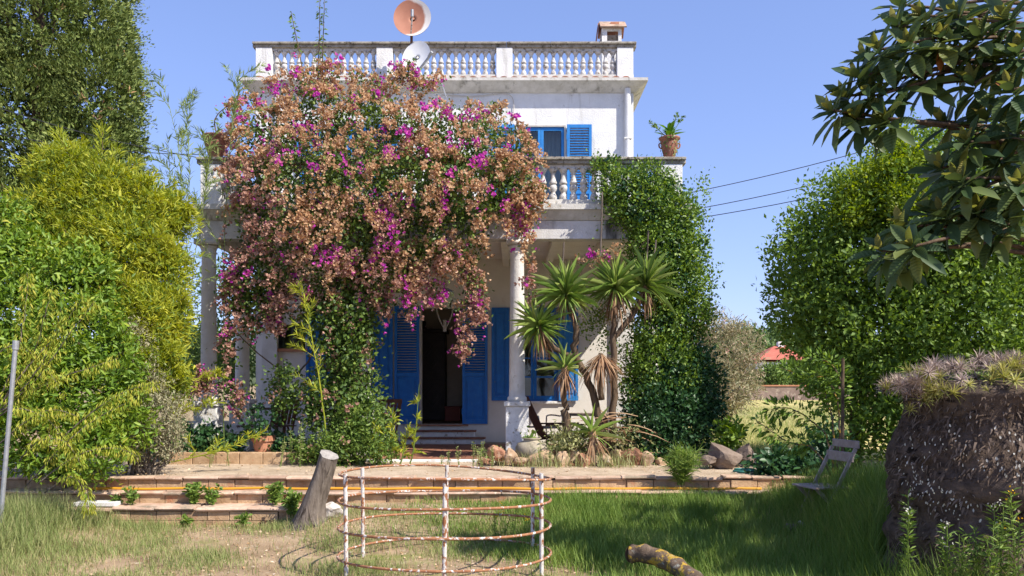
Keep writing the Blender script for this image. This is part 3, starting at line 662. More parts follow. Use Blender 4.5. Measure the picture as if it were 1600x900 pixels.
# porch floor: slab and the red tiles before the door, doorstep treads
MB().box(-5.1, 2.9, 12.62, WY - .001, .30, .515).build('porch_floor', MT['mortar'], villa)
MB().box(-5.1, 2.9, 12.52, 12.617, .30, .53).build('porch_kerb', MT['plaster'], villa, bevel=.01)
tm = MB().box(-.142, .142, -.142, .142, 0, .016).mesh('floor_tile', MT['redtile'])
for i in range(14):
    for j in range(11):
        put('floor_tile', tm, villa, (-2.9 + i * .29, 12.78 + j * .29, .5155), (0, 0, random.uniform(-.01, .01)))
for (a, b, y0, z0, z1) in ((-2.02, -.53, 15.72, .53, .625), (-1.9, -.72, 16.0, .628, .745)):
    s = MB().box(a, b, y0, WY - .003, z0, z1).build('doorstep', MT['pedestal'], villa, bevel=.01)
    k = 5
    for i in range(k):
        u = (b - a + .06) / k
        MB().box(a - .03 + i * u + .003, a - .03 + (i + 1) * u - .003, y0 - .03, y0 + .27, z1 + .001, z1 + .03).build('tread_tile', MT['redtile'], s, bevel=.006)
MB().box(DOOR[0] - .06, DOOR[1] + .06, WY - .06, WY + .25, .835, .869).build('threshold', MT['redtile'], villa, bevel=.006)
# door and window joinery
def opening_frame(h, name='door_frame', bottom=False, mat='timber', w=.05, y0=WY - .015, y1=WY + .12):
    m = MB()
    x0, x1, z0, z1 = h
    m.box(x0, x0 + w, y0, y1, z0, z1); m.box(x1 - w, x1, y0, y1, z0, z1); m.box(x0 + w + .001, x1 - w - .001, y0, y1, z1 - w, z1)
    if bottom: m.box(x0 + w + .001, x1 - w - .001, y0, y1, z0, z0 + w)
    return m.build(name, MT[mat], villa)
slat_mesh = {}
def shutter(x0, x1, z0, z1, y=WY - .03, louvre=(0, 1), mat='blue', panel=None, hinge=None):
    """louvred leaf lying open against the wall; louvre and panel: height ranges as fractions"""
    st = .055; th = .042
    m = MB()
    m.box(x0, x0 + st, y - th, y, z0, z1); m.box(x1 - st, x1, y - th, y, z0, z1)
    H = z1 - z0
    rails = {0.0, 1.0}
    if louvre: rails |= set(louvre)
    if panel: rails |= set(panel)
    for r_ in sorted(rails):
        zc = z0 + H * r_
        if r_ == 0: a, b = z0, z0 + .09
        elif r_ == 1: a, b = z1 - .07, z1
        else: a, b = zc - .04, zc + .04
        m.box(x0 + st + .0005, x1 - st - .0005, y - th + .001, y - .001, a, b)
    s = m.build('shutter', MT[mat], villa, bevel=.003)
    if louvre:
        a = z0 + H * louvre[0] + (.09 if louvre[0] == 0 else .04); b = z0 + H * louvre[1] - (.07 if louvre[1] == 1 else .04)
        w_ = round(x1 - x0 - 2 * st - .002, 4)
        key = (w_, mat)
        if key not in slat_mesh:
            slat_mesh[key] = MB().box(-w_ / 2, w_ / 2, -.026, .026, -.004, .004, Matrix.Rotation(R(38), 4, 'X')).mesh('slat', MT[mat])
        n = int((b - a) / .05)
        for i in range(n):
            put('slat', slat_mesh[key], s, ((x0 + x1) / 2, y - th / 2, a + (b - a) * (i + .5) / n))
    if panel:
        a = z0 + H * panel[0] + (.09 if panel[0] == 0 else .04); b = z0 + H * panel[1] - (.07 if panel[1] == 1 else .04)
        MB().box(x0 + st + .001, x1 - st - .001, y - th * .55, y - .004, a + .001, b - .001).build('panel', MT[mat], s)
        MB().box(x0 + st + .045, x1 - st - .045, y - th * .85, y - th * .56, a + .05, b - .05).build('raised_panel', MT[mat], s, bevel=.008)
    for zc in (z0 + .25, z1 - .25):
        hx = x0 if hinge == 'l' else x1
        MB().box(hx - .012, hx + .012, y - th - .006, y - th - .0005, zc - .05, zc + .05).build('hinge', MT[mat], s)
    return s
opening_frame(DOOR)
shutter(X(617, 16.5), DOOR[0] + .005, .88, 3.21, louvre=(.42, 1), panel=(0, .42), hinge='r')
shutter(DOOR[1] - .06 + .005, X(762, 16.5), .88, 3.21, louvre=(.42, 1), panel=(0, .42), hinge='l')
def casement(h, rows, mat='blue', y=WY + .06, pane_backing=None):
    x0, x1, z0, z1 = h
    w_ = .055
    xm = (x0 + x1) / 2
    m = MB()
    m.box(x0, x0 + .03, y - .03, y + .03, z0, z1); m.box(x1 - .03, x1, y - .03, y + .03, z0, z1)
    m.box(x0 + .031, x1 - .031, y - .03, y + .03, z1 - .04, z1); m.box(x0 + .031, x1 - .031, y - .03, y + .03, z0, z0 + .04)
    fr = m.build('window', MT[mat], villa)
    for (a, b) in ((x0 + .032, xm - .002), (xm + .002, x1 - .032)):
        m = MB()
        m.box(a, a + w_, y - .05, y - .005, z0 + .042, z1 - .042); m.box(b - w_, b, y - .05, y - .005, z0 + .042, z1 - .042)
        zz = [z0 + .042] + [z0 + (z1 - z0) * r_ for r_ in rows] + [z1 - .042 - .06]
        for k, q in enumerate(zz):
            m.box(a + w_ + .001, b - w_ - .001, y - .048, y - .008, q, q + (.065 if k in (0, len(zz) - 1) else .03))
        m.build('casement', MT[mat], fr, bevel=.003)
        for q0, q1 in zip(zz[:-1], zz[1:]):
            MB().box(a + w_ + .001, b - w_ - .001, y - .032, y - .028, q0 + .02, q1 + .02).build('pane', MT['glass'], fr)
    return fr
casement(WINR, (.25, .45, .72)); casement(WINL, (.25, .45, .72))
casement(UPR, (.35,), 'bluepale'); casement(UPL, (.35,), 'bluepale')
opening_frame(UPR, 'window_frame', w=.03, y0=WY - .02, y1=WY + .02); opening_frame(UPL, 'window_frame', w=.03, y0=WY - .02, y1=WY + .02)
MB().box(WINS[0], WINS[1], WY + .10, WY + .106, WINS[2], WINS[3]).build('pane', MT['glass'], villa)
MB().box(WINS[0] - .06, WINS[1] + .06, WY - .08, WY - .001, WINS[2] - .06, WINS[2] - .001).build('window_sill', MT['terra'], villa)
for h in (WINR, WINL):
    MB().box(h[0] - .05, h[1] + .05, WY - .05, WY - .001, h[2] - .05, h[2] - .002).build('window_sill', MT['pedestal'], villa, bevel=.006)
shutter(X(768, 16.5), WINR[0] + .0, 1.34, 3.18, louvre=None, panel=(0, 1), hinge='r')
shutter(WINR[1], X(903, 16.5), 1.34, 3.18, louvre=None, panel=(0, 1), hinge='l', mat='bluepale')
shutter(WINL[1], WINL[1] + .345, 1.34, 3.18, louvre=None, panel=(0, 1), hinge='l')
shutter(WINL[0] - .38, WINL[0], 1.34, 3.18, louvre=None, panel=(0, 1), hinge='r')
for h in (UPR, UPL):
    shutter(h[1] + .02, h[1] + .51, 4.50, 6.80, louvre=(.42, 1), panel=(0, .42), mat='bluepale', hinge='l')
    shutter(h[0] - .51, h[0] - .02, 4.50, 6.80, louvre=(.42, 1), panel=(0, .42), mat='bluepale', hinge='r')
MT['pane_backing'] = plain('pane_backing', (0.42, 0.42, 0.44), 0.9)  # grey sheets added behind upper panes, standing in for the sky they reflect
for h in (UPR, UPL):
    m = MB(); n = 30
    vs = []
    for zc in (h[2], h[3]):
        vs += [(h[0] - .1 + (h[1] - h[0] + .2) * i / n, WY + .33 + .035 * math.sin(i * 1.7), zc) for i in range(n + 1)]
    m.add(vs, [(i, i + 1, i + n + 2, i + n + 1) for i in range(n)])
    m.build('pane_backing', MT['pane_backing'], villa)
# drainpipe, wall cable, chimney
px_ = X(981, 16.4)
m = MB().tube([(px_, WY - .075, 4.46), (px_, WY - .075, 7.50)], .062, 14)
for zc in (5.2, 6.5): m.box(px_ - .075, px_ + .075, WY - .14, WY - .001, zc, zc + .03)
m.build('drainpipe', MT['plaster'], villa, smooth=False)
MB().tube([(X(430, 16.3), WY - .075, 4.46), (X(430, 16.3), WY - .075, 7.50)], .05, 12).build('drainpipe', MT['plaster'], villa)
m = MB().tube(curve([P(690, 148, 16.47), P(740, 150, 16.47), P(785, 146, 16.47), P(800, 152, 16.47), P(803, 170, 16.47), P(801, 190, 16.47), P(806, 196, 16.47)], 6), .008, 6)
m.build('wall_cable', MT['timber'], villa)
chx, chy = X(954, 18), 18.0
m = MB(); holed_wall(m, chx - .21, chx + .21, 7.64, 9.28, chy - .22, chy - .17, [(chx - .10, chx + .14, 9.0, 9.22)])
m.box(chx - .21, chx - .16, chy - .169, chy + .2, 7.64, 9.28); m.box(chx + .16, chx + .21, chy - .169, chy + .2, 7.64, 9.28); m.box(chx - .16, chx + .16, chy + .15, chy + .2, 7.64, 9.28)
m.box(chx - .159, chx + .159, chy - .168, chy + .149, 8.9, 8.93)
ch = m.build('chimney', MT['pedestal'], villa)
MB().beam((chx + .03, chy - .30, 9.27), (chx + .03, chy + .01, 9.50), .56, .03).build('cap_slab', MT['rim'], ch)
MB().beam((chx + .03, chy + .30, 9.27), (chx + .03, chy + .02, 9.50), .56, .03).build('cap_slab', MT['oldterra'], ch)
MB().beam((chx - .27, chy + .05, 9.42), (chx - .33, chy - .05, 8.95), .26, .02, (1, 0, 0)).build('side_slab', MT['oldterra'], ch)
MB().beam((chx - .02, chy - .16, 9.40), (chx + .16, chy - .17, 9.40), .04, .05).build('cap_stone', MT['terra'], ch)

# ------------------------------------------------------------------ in the doorway
wd = thing('wardrobe', (X(676, 18.9), 18.9, .866), 'tall dark carved wardrobe with diamond panels inside the open doorway', 'wardrobe')
wx, wy, wz = wd.location
m = MB().box(wx - .30, wx + .30, wy - .25, wy + .3, wz, wz + 1.95); m.build('cabinet', MT['darkwood'], wd, bevel=.01)
MB().box(wx - .35, wx + .35, wy - .30, wy + .32, wz + 1.951, wz + 2.03).build('top_moulding', MT['darkwood'], wd, bevel=.01)
for zc in (.55, 1.42):
    dr = MB().box(wx - .26, wx + .26, wy - .275, wy - .2501, wz + zc - .36, wz + zc + .36).build('panel_door', MT['darkwood'], wd, bevel=.008)
    for s_, d_ in ((.22, .29), (.13, .30)):
        m = MB(); q = [(wx, wz + zc + s_ * 1.25), (wx + s_, wz + zc), (wx, wz + zc - s_ * 1.25), (wx - s_, wz + zc)]
        for (a, b) in zip(q, q[1:] + q[:1]): m.beam((a[0], wy - d_, a[1]), (b[0], wy - d_, b[1]), .035, .035)
        m.build('diamond_moulding', MT['darkwood'], dr)
o = MB().lathe([(.05, 0), (.07, .03), (.03, .07), (.06, .13), (.05, .18), (.02, .2)], (wx - .2, wy, wz + 2.032), 12).build('vase', MT['darkwood']); tag(o, 'small dark vase on top of the wardrobe', 'vase')
b = thing('storage_box', (X(708, 18.2), 18.2, .866), 'small red box on the floor inside the doorway', 'box')
bx_, by_, bz_ = b.location
MT['redbox'] = plain('red_box', (0.22, 0.05, 0.03), .6)
MB().box(bx_ - .17, bx_ + .17, by_ - .15, by_ + .15, bz_, bz_ + .28).build('body', MT['redbox'], b, bevel=.01)
MB().box(bx_ - .18, bx_ + .18, by_ - .16, by_ + .16, bz_ + .281, bz_ + .32).build('lid', MT['redbox'], b, bevel=.01)

# ------------------------------------------------------------------ on the roof and balcony
mast = thing('satellite_mast', (X(643, 16.05), 16.05, 4.452), 'mast with a rusty round dish above a white oval dish', 'satellite dish')
mx_, my_ = mast.location.x, mast.location.y
MB().tube([(mx_, my_, 4.452), (mx_, my_, Z(35, 16.05))], .026, 10).build('pole', MT['rustpole'], mast)
def dish_mesh(m, c, fwd, r, rz, depth, n=36, rings=7):
    fwd = Vector(fwd).normalized(); u = fwd.cross(Vector((0, 0, 1))).normalized() * -1; v = u.cross(fwd) * -1
    if v.z < 0: v = -v
    c = Vector(c)
    for back in (0, .012):
        b0 = len(m.v)
        m.v.append(tuple(c - fwd * (depth + back)))
        for i in range(1, rings + 1):
            q = i / rings
            for k in range(n):
                a = 2 * math.pi * k / n
                m.v.append(tuple(c + u * (r * q * math.cos(a)) + v * (rz * q * math.sin(a)) - fwd * (depth * (1 - q * q) + back)))
        for k in range(n): m.f.append((b0, b0 + 1 + k, b0 + 1 + (k + 1) % n))
        for i in range(rings - 1):
            for k in range(n):
                a = b0 + 1 + i * n + k; b = b0 + 1 + i * n + (k + 1) % n
                m.f.append((a, b, b + n, a + n))
    return u, v, fwd
def rust_dish():
    m_, t, b = nodes('rusted_dish')
    L = t.links.new
    tc = nd(t, 'ShaderNodeTexCoord'); 
    nz = nd(t, 'ShaderNodeTexNoise'); nz.inputs['Scale'].default_value = 7; nz.inputs['Detail'].default_value = 6
    L(tc.outputs['Object'], nz.inputs['Vector'])
    va = nd(t, 'ShaderNodeVectorMath', operation='DISTANCE'); 
    sp = nd(t, 'ShaderNodeVectorMath', operation='MULTIPLY'); sp.inputs[1].default_value = (1, 0, 1)
    L(tc.outputs['Object'], sp.inputs[0]); L(sp.outputs[0], va.inputs[0])
    c0 = P(636, 27, 15.85) - mast.location
    va.inputs[1].default_value = (c0.x, 0, c0.z)
    ad = nd(t, 'ShaderNodeMath', operation='MULTIPLY_ADD'); ad.inputs[1].default_value = .07
    L(nz.outputs['Fac'], ad.inputs[0]); L(va.outputs['Value'], ad.inputs[2])
    mr = nd(t, 'ShaderNodeMapRange'); mr.inputs[1].default_value = .36; mr.inputs[2].default_value = .40
    L(ad.outputs[0], mr.inputs[0])
    rp = nd(t, 'ShaderNodeValToRGB'); rp.color_ramp.elements[0].color = (.30, .115, .065, 1); rp.color_ramp.elements[1].color = (.44, .20, .13, 1)
    L(nz.outputs['Fac'], rp.inputs[0])
    mx = nd(t, 'ShaderNodeMix', data_type='RGBA'); mx.inputs['B'].default_value = (.72, .68, .62, 1)
    L(mr.outputs[0], mx.inputs['Factor']); L(rp.outputs[0], mx.inputs['A']); L(mx.outputs['Result'], b.inputs['Base Color'])
    b.inputs['Roughness'].default_value = .75
    return m_
m = MB(); c = P(644, 27, 15.85); r_ = M(29.5, 15.85)
dish_mesh(m, c, (-.05, -1, .06), r_, r_, .07)
d1 = m.build('dish', rust_dish(), mast, smooth=True); d1['label'] = 'round rust brown dish with a pale crescent'
MB().tube(curve([P(642, 52, 15.8), P(643, 40, 15.55), P(644, 22, 15.42)], 6), .013, 8).build('feed_arm', MT['rust'], d1)
MB().tube([P(644, 26, 15.43), P(644, 15, 15.42)], .028, 8).build('receiver', MT['steel'], d1)
m = MB(); c = P(650, 88, 15.80); dish_mesh(m, c, (-.35, -1, .25), M(24, 15.8), M(27, 15.8), .05)
d2 = m.build('dish', MT['whitepaint'], mast, smooth=True); d2['label'] = 'white oval dish with a slanting arm'
MB().beam(P(654, 110, 15.75), P(672, 87, 15.40), .035, .03).build('feed_arm', MT['steel'], d2)
MB().tube([P(670, 89, 15.43), P(675, 81, 15.36)], .03, 8).build('receiver', MT['steel'], d2)
MB().beam((mx_, my_, Z(30, 16.05)), P(644, 30, 15.93), .04, .04).build('bracket', MT['steel'], mast)
MB().beam((mx_, my_, Z(92, 16.05)), P(650, 90, 15.86), .04, .04).build('bracket', MT['steel'], mast)
m = MB().tube([(mx_, my_, Z(146, 16.05)), P(694, 132, 15.9)], .010, 6)
for k in range(6):
    q = Vector((mx_, my_, Z(146, 16.05))).lerp(P(694, 132, 15.9), .3 + .14 * k)
    m.tube([q + Vector((-.02, -.16, .07)), q + Vector((.02, .16, -.07))], .005, 5)
m.tube([P(690, 130, 15.9), P(697, 152, 15.85)], .012, 6)
m.build('aerial', MT['steel'], mast)

def pot_lathe(c, r, h, n=24):
    return MB().lathe([(r * .50, 0), (r * .54, h * .06), (r * .72, h * .35), (r * .86, h * .62), (r * .80, h * .78), (r * .86, h * .84), (r * 1.06, h * .94), (r * 1.08, h), (r * .92, h), (r * .80, h * .9)], c, n)
c = P(1046, 246, 13.06); c = Vector((c.x, 13.06, 5.201))
t = thing('potted_plant', c, 'mossy terracotta urn with a broad leaved green plant on the balcony corner', 'pot plant')
pot_lathe(c, .155, .33).build('urn', MT['oldterra'], t, smooth=True)
for s_ in (-1, 1): MB().tube(curve([c + Vector((s_ * .13, 0, .25)), c + Vector((s_ * .165, 0, .23)), c + Vector((s_ * .155, 0, .18)), c + Vector((s_ * .11, 0, .16))], 4), .011, 6).build('handle', MT['oldterra'], t)
lv = Leaves()
for k in range(16):
    a = rng.uniform(0, 6.28); e = rng.uniform(.2, 1.1)
    lv.add([np.array(c) + np.array([0, 0, .33 + rng.uniform(0, .12)])], [math.cos(a) * math.cos(e), math.sin(a) * math.cos(e), math.sin(e)], [math.cos(a) * -.5, math.sin(a) * -.5 - .3, 1], rng.uniform(.16, .27), rng.uniform(.08, .12))
lv.build('leaf_rosette', LEAF['pot'], t, 'oval', kind='stuff')
lv = Leaves(); m = MB()
for tip in (P(1015, 190, 13.0), P(1058, 178, 13.0), P(1066, 182, 13.1), P(1022, 196, 13.1)):
    pth = curve([c + Vector((0, 0, .3)), c.lerp(tip, .6) + Vector((0, 0, .12)), tip], 6)
    m.tube(pth, .005, 5); leaves_along(lv, pth, 26, .05, .025, t0=.55)
m.build('twig', LEAF['weed'], t); lv.build('foliage', LEAF['farbush'], t, 'oval')
lv = Leaves()
for k in range(140):
    a = rng.uniform(0, 6.28); zz = rng.uniform(.03, .36); rr = .17 * (.62 + .4 * zz / .36)
    lv.add([np.array(c) + np.array([rr * math.cos(a), rr * math.sin(a), zz])], [0.3 * math.cos(a), .3 * math.sin(a), -1], [math.cos(a), math.sin(a), .3], .035, .02)
lv.build('moss', LEAF['weed'], t)
c = Vector((X(337, 13.06), 13.06, 5.201))
t = thing('terracotta_pot', c, 'worn terracotta pot beside the blossoms on the balcony rail', 'pot')
pot_lathe(c, .19, .36).build('pot_body', MT['oldterra'], t, smooth=True)
MB().lathe([(.14, .33), (.145, .335), (.01, .34)], c, 16).build('soil', MT['earth'], t)

# ------------------------------------------------------------------ power lines
for i, (a, b) in enumerate([(P(1084, 294, 14.9), P(1660, 137, 14.9)), (P(1096, 322, 14.9), P(1660, 176, 14.0)), (P(1097, 335, 14.9), P(1660, 205, 13.5)), (P(300, 248, 16.4), P(-80, 196, 17)), (P(302, 250, 16.4), P(-90, 140, 16))]):
    if i > 2: a = Vector((VX0 - .005, 16.9, a.z + .2)) if i == 3 else Vector((VX0 - .005, 17.0, a.z))
    else: a = Vector((VX1 + .005, 16.7, a.z + .1 - .0))
    pts = [a.lerp(b, q / 16) - Vector((0, 0, .18 * math.sin(math.pi * q / 16))) for q in range(17)]
    o = MB().tube(pts, .0075, 6).build('power_line', MT['wire'])
    lab = ['upper black overhead cable running right from the villa wall', 'middle black overhead cable running right from the villa wall', 'lowest black overhead cable running right from the villa wall', 'lower black overhead cable crossing in front of the cypress', 'upper black overhead cable crossing in front of the cypress'][i]
    tag(o, lab, 'cable', 'overhead power cables')

# ------------------------------------------------------------------ porch furniture
def folding_chair(loc, rz, label, mat, style, group=None):
    t = thing('folding_chair', loc, label, 'chair', group); ORG[t.name] = Vector((0, 0, 0)); t.rotation_euler = (0, 0, rz)
    mm = MT[mat]
    for s_ in (-.2, .2):
        MB().beam((s_, .22, 0), (s_ * .98, -.24, .84), .022, .035).build('leg', mm, t)
        MB().beam((s_ * .85, -.24, 0), (s_ * .85, .20, .43), .022, .035).build('leg', mm, t)
    for i in range(6):
        y = -.15 + i * .068
        MB().box(-.21, .21, y, y + .055, .43, .448).build('seat_slat', mm, t, bevel=.004)
    if style == 'vertical':
        MB().beam((-.21, -.242, .845), (.21, -.242, .845), .03, .07).build('back_rail', mm, t, bevel=.004)
        for i in range(6):
            x = -.165 + i * .066
            MB().beam((x, -.05, .47), (x, -.24, .83), .045, .014, (0, 1, .4)).build('back_slat', mm, t)
    else:
        for a, b in ((.70, .80), (.84, .92)):
            y = -.24 + (0.84 - (a + b) / 2) * .54
            MB().box(-.215, .215, y - .012, y + .012, a, b).build('back_slat', mm, t, bevel=.004)
    return t
FL = .517
folding_chair((X(384, 14.1), 14.1, FL), R(-70), 'brown slatted folding chair beside the side column of the porch', 'brownwood', 'vertical', 'wooden porch chairs')
folding_chair((X(440, 14.2), 14.2, FL), R(35), 'brown slatted folding chair behind the terracotta flowerpot', 'brownwood', 'vertical', 'wooden porch chairs')
folding_chair((X(604, 14.9), 14.9, FL), R(170), 'brown slatted folding chair left of the open door', 'brownwood', 'vertical', 'wooden porch chairs')
t = thing('garden_table', (X(412, 14.9), 14.9, FL), 'brown wooden table between the two porch chairs', 'table')
x, y, z = t.location
for i in range(6): MB().box(x - .35, x + .35, y - .3 + i * .1, y - .3 + i * .1 + .09, z + .70, z + .725).build('top_slat', MT['brownwood'], t)
for sx in (-.3, .3):
    for sy in (-.25, .25): MB().box(x + sx - .025, x + sx + .025, y + sy - .025, y + sy + .025, z, z + .699).build('leg', MT['brownwood'], t)
t = thing('lounge_chair', (X(868, 13.9), 13.9, FL), 'reddish brown wooden lounge chair with a tall back behind the clay jar', 'chair'); ORG[t.name] = Vector((0, 0, 0)); t.rotation_euler = (0, 0, R(-75))
for s_ in (-.27, .27):
    MB().beam((s_, .5, .30), (s_, -.25, .22), .03, .05).build('seat_rail', MT['brownwood'], t)
    MB().beam((s_, .45, 0), (s_, .1, .45), .03, .04).build('leg', MT['brownwood'], t); MB().beam((s_, .05, 0), (s_, .42, .45), .03, .04).build('leg', MT['brownwood'], t)
    MB().box(s_ - .035, s_ + .035, -.25, .5, .47, .495).build('armrest', MT['brownwood'], t)
for i in range(7): MB().box(-.25, .25, -.2 + i * .09, -.2 + i * .09 + .07, .285, .30).build('seat_slat', MT['brownwood'], t)
for i in range(7): MB().beam((-.22 + i * .073, -.22, .27), (-.22 + i * .073, -.55, .95), .055, .015, (0, 1, .4)).build('back_slat', MT['brownwood'], t)
t = thing('tube_chair', (X(848, 14.4), 14.4, FL), 'bent metal tube armchair frame behind the porch pedestal', 'chair'); ORG[t.name] = Vector((0, 0, 0)); t.rotation_euler = (0, 0, R(30))
for s_ in (-.24, .24): MB().tube(curve([(s_, .25, 0), (s_, .26, .5), (s_, .2, .60), (s_, -.15, .60), (s_, -.26, .55), (s_, -.27, 0)], 6), .013, 8).build('side_tube', MT['rust'], t)
MB().tube([(-.24, .2, .40), (.24, .2, .40)], .012, 8).build('cross_tube', MT['rust'], t); MB().tube([(-.24, -.2, .40), (.24, -.2, .40)], .012, 8).build('cross_tube', MT['rust'], t)
MB().box(-.23, .23, -.2, .2, .405, .42).build('seat', MT['greywood'], t)
t = thing('work_bench', (X(915, 14.6), 14.6, FL), 'weathered dark wooden bench under the right porch window', 'bench')
x, y, z = t.location
MB().box(x - .42, x + .42, y - .25, y + .25, z + .60, z + .64).build('bench_top', MT['greystone'], t, bevel=.006)
for sx in (-.32, .32): MB().box(x + sx - .05, x + sx + .05, y - .2, y + .2, z, z + .599).build('leg', MT['brownwood'], t)
t = thing('porch_lantern', (X(695, 14.4), 14.4, Z(518, 14.4)), 'hanging metal lantern in front of the doorway top', 'lantern')
lx, ly = t.location.x, 14.4
MB().tube([(lx, ly, Z(450, 14.4)), (lx, ly, 4.137)], .006, 6).build('chain', MT['wire'], t)
m = MB()
for s_ in (-1, 1): m.tube(curve([(lx + s_ * .02, ly, Z(512, 14.4)), (lx + s_ * .10, ly, Z(497, 14.4)), (lx + s_ * .15, ly, Z(476, 14.4)), (lx + s_ * .10, ly, Z(458, 14.4)), (lx, ly, Z(450, 14.4))], 5), .011, 6)
m.build('frame', MT['lantern'], t)
MB().tube([(lx, ly, Z(518, 14.4)), (lx, ly, Z(500, 14.4))], .028, 8).build('finial', MT['lantern'], t)
m = MB().lathe([(.09, Z(482, 14.4)), (.10, Z(481, 14.4)), (.165, Z(458, 14.4)), (.17, Z(456, 14.4)), (.05, Z(450, 14.4))], (lx, ly, 0), 6).build('lamp_glass', MT['glass'], t)

# ------------------------------------------------------------------ along the foot of the porch
t = thing('planter_wall', (X(395, 12.3), 12.3, .5), 'low earth coloured planter wall left of the porch steps', 'wall')
for k in range(7):
    a = X(268, 12.3) + k * .345
    MB().box(a, a + .338, 12.2 + random.uniform(-.008, .008), 12.34, .48, .665).build('block', MT['brick'], t, bevel=.01)
c = Vector((X(405, 12.25), 12.44, .50))
t = thing('flowerpot', c, 'orange terracotta flowerpot standing behind the low planter wall', 'pot')
MB().lathe([(.10, 0), (.15, .32), (.17, .32), (.175, .40), (.15, .40), (.145, .36)], c, 20).build('pot_body', MT['terra'], t, smooth=False)
t2 = thing('pot_geranium', c + Vector((0, 0, .36)), 'leafy green geranium growing in the orange flowerpot', 'plant')
foliage('foliage', [(np.array(c) + np.array([0, 0, .58]), np.array([.28, .22, .24]))], 60, 14, .05, .06, .05, LEAF['ivydark'], t2, lo=.3)
c = Vector((X(831, 12.2), 12.2, .50))
t = thing('clay_jar', c, 'squat olive brown clay jar lying before the porch pedestal', 'jar')
MB().lathe([(.14, .02), (.20, .06), (.245, .16), (.24, .25), (.20, .31), (.13, .33), (.12, .36), (.15, .38), (.13, .385), (.10, .34)], c, 28).build('jar_body', MT['jar'], t, smooth=True)
lv = Leaves(); clumps(lv, np.array([c + Vector((-.03, 0, .40))]), np.array([[0, 0, 1.]]), 26, .05, .07, .05); lv.build('leaf_tuft', LEAF['weed'], t, 'oval')

rock_me = {}
def rock_mesh(kind, seed):
    k = (kind, seed)
    if k not in rock_me:
        bm = bmesh.new(); bmesh.ops.create_icosphere(bm, subdivisions=3, radius=1)
        rr = random.Random(seed * 7 + 1)
        pl = [(Vector((rr.gauss(0, 1), rr.gauss(0, 1), rr.gauss(0, 1))).normalized(), rr.uniform(.42, .80)) for _ in range(13)]
        for v in bm.verts:
            for n_, d_ in pl:
                q = v.co.dot(n_)
                if q > d_: v.co -= n_ * (q - d_)
            v.co += v.co.normalized() * (.10 * mnoise.noise(v.co * 2.5 + Vector((seed, 0, 0))) + .05 * mnoise.noise(v.co * 7 + Vector((seed, 0, 0))))
        me = bpy.data.meshes.new('rock'); bm.to_mesh(me); bm.free(); me.materials.append(MT[kind]); rock_me[k] = me
    return rock_me[k]
def rock(px, py, d, w_, h_, label, kind='stone', group=None, name='rock'):
    z0 = Z(py, d)
    if d < 9.8: z0 = gz(X(px, d), d) - .01
    o = link(name, rock_mesh(kind, random.randint(0, 6)), None, (X(px, d), d, z0 + M(h_, d) * .34), (random.uniform(-.5, .5), random.uniform(-.5, .5), random.uniform(0, 6)), (M(w_, d) * random.uniform(.6, .75), M(w_, d) * .55, M(h_, d) * random.uniform(.6, .75)))
    tag(o, label, 'rock', group)
for (px, py, w_, h_) in [(757, 727, 22, 18), (778, 716, 26, 30), (797, 716, 22, 22), (783, 727, 30, 16), (812, 725, 30, 20), (846, 727, 46, 30), (872, 712, 22, 16), (878, 727, 26, 26), (897, 722, 22, 26), (910, 727, 24, 30), (893, 729, 30, 14), (930, 727, 22, 24), (950, 726, 18, 22), (964, 725, 34, 36), (988, 726, 28, 30), (1010, 727, 26, 26), (975, 712, 30, 16), (1034, 728, 22, 18)]:
    kd = 'redstone' if px in (778, 872, 893, 757, 910, 975, 988) else 'stone'
    rock(px, py + 3, 12.0 + random.uniform(-.2, .2), w_, h_, ('large ' if w_ > 25 else 'small ') + ('rust red' if kd == 'redstone' else 'pale ochre') + ' rock in the border at the foot of the yucca', kd, 'rocks edging the bed below the yucca')
rock(1133, 724, 11.6, 56, 32, 'broad brown flat topped rock beside the gravel path', 'greystone', None, 'boulder')
rock(1160, 722, 11.75, 34, 32, 'upright brown rock behind the flat topped one', 'greystone', None, 'boulder')
rock(1108, 726, 11.5, 30, 16, 'small brown rock under the climber foliage', 'greystone', None, 'boulder')
rock(516, 803, 9.45, 34, 36, 'pale broken stone behind the dead tree stump', 'palestone', None, 'broken_stone')
rock(670, 797, 9.75, 16, 9, 'small reddish stone on the grass inside the metal hoop frame', 'stone', None, 'stone')
rock(1240, 806, 8.7, 34, 16, 'dark stone half buried in grass below the folding chair', 'greystone', None, 'stone')
rock(1262, 812, 8.6, 26, 13, 'pale grey stone in the grass below the folding chair', 'palestone', None, 'stone')
t = MB(); a = P(120, 786, 9.95)
t.box(a.x, a.x + .50, 9.86, 10.06, .2175, .265); tag(t.build('stone_slab', MT['slab'], bevel=.004), 'pale flat slab lying on the lowest garden step', 'slab')

# hoses
pts = [(X(134, 10.2), 10.27, .375)] + [(X(q, 10.25), 10.28 + .02 * math.sin(q * .02), .378 + .004 * math.sin(q * .05)) for q in range(170, 1200, 30)]
tag(MB().tube(curve(pts, 3), .016, 8).build('garden_hose', MT['hoseyellow'], smooth=True), 'yellow hose stretched along the middle garden step', 'hose')
m = MB().tube(curve([(X(1146, 11.0), 11.0, .52), (X(1160, 10.95), 10.9, .52), (X(1180, 11.0), 11.0, .53), (X(1172, 11.1), 11.15, .53), (X(1150, 11.05), 11.1, .53), (X(1190, 10.9), 10.85, .53)], 6), .016, 8)
tag(m.build('garden_hose', MT['hosegreen'], smooth=True), 'green hose coiled on the gravel by the brown rocks', 'hose')

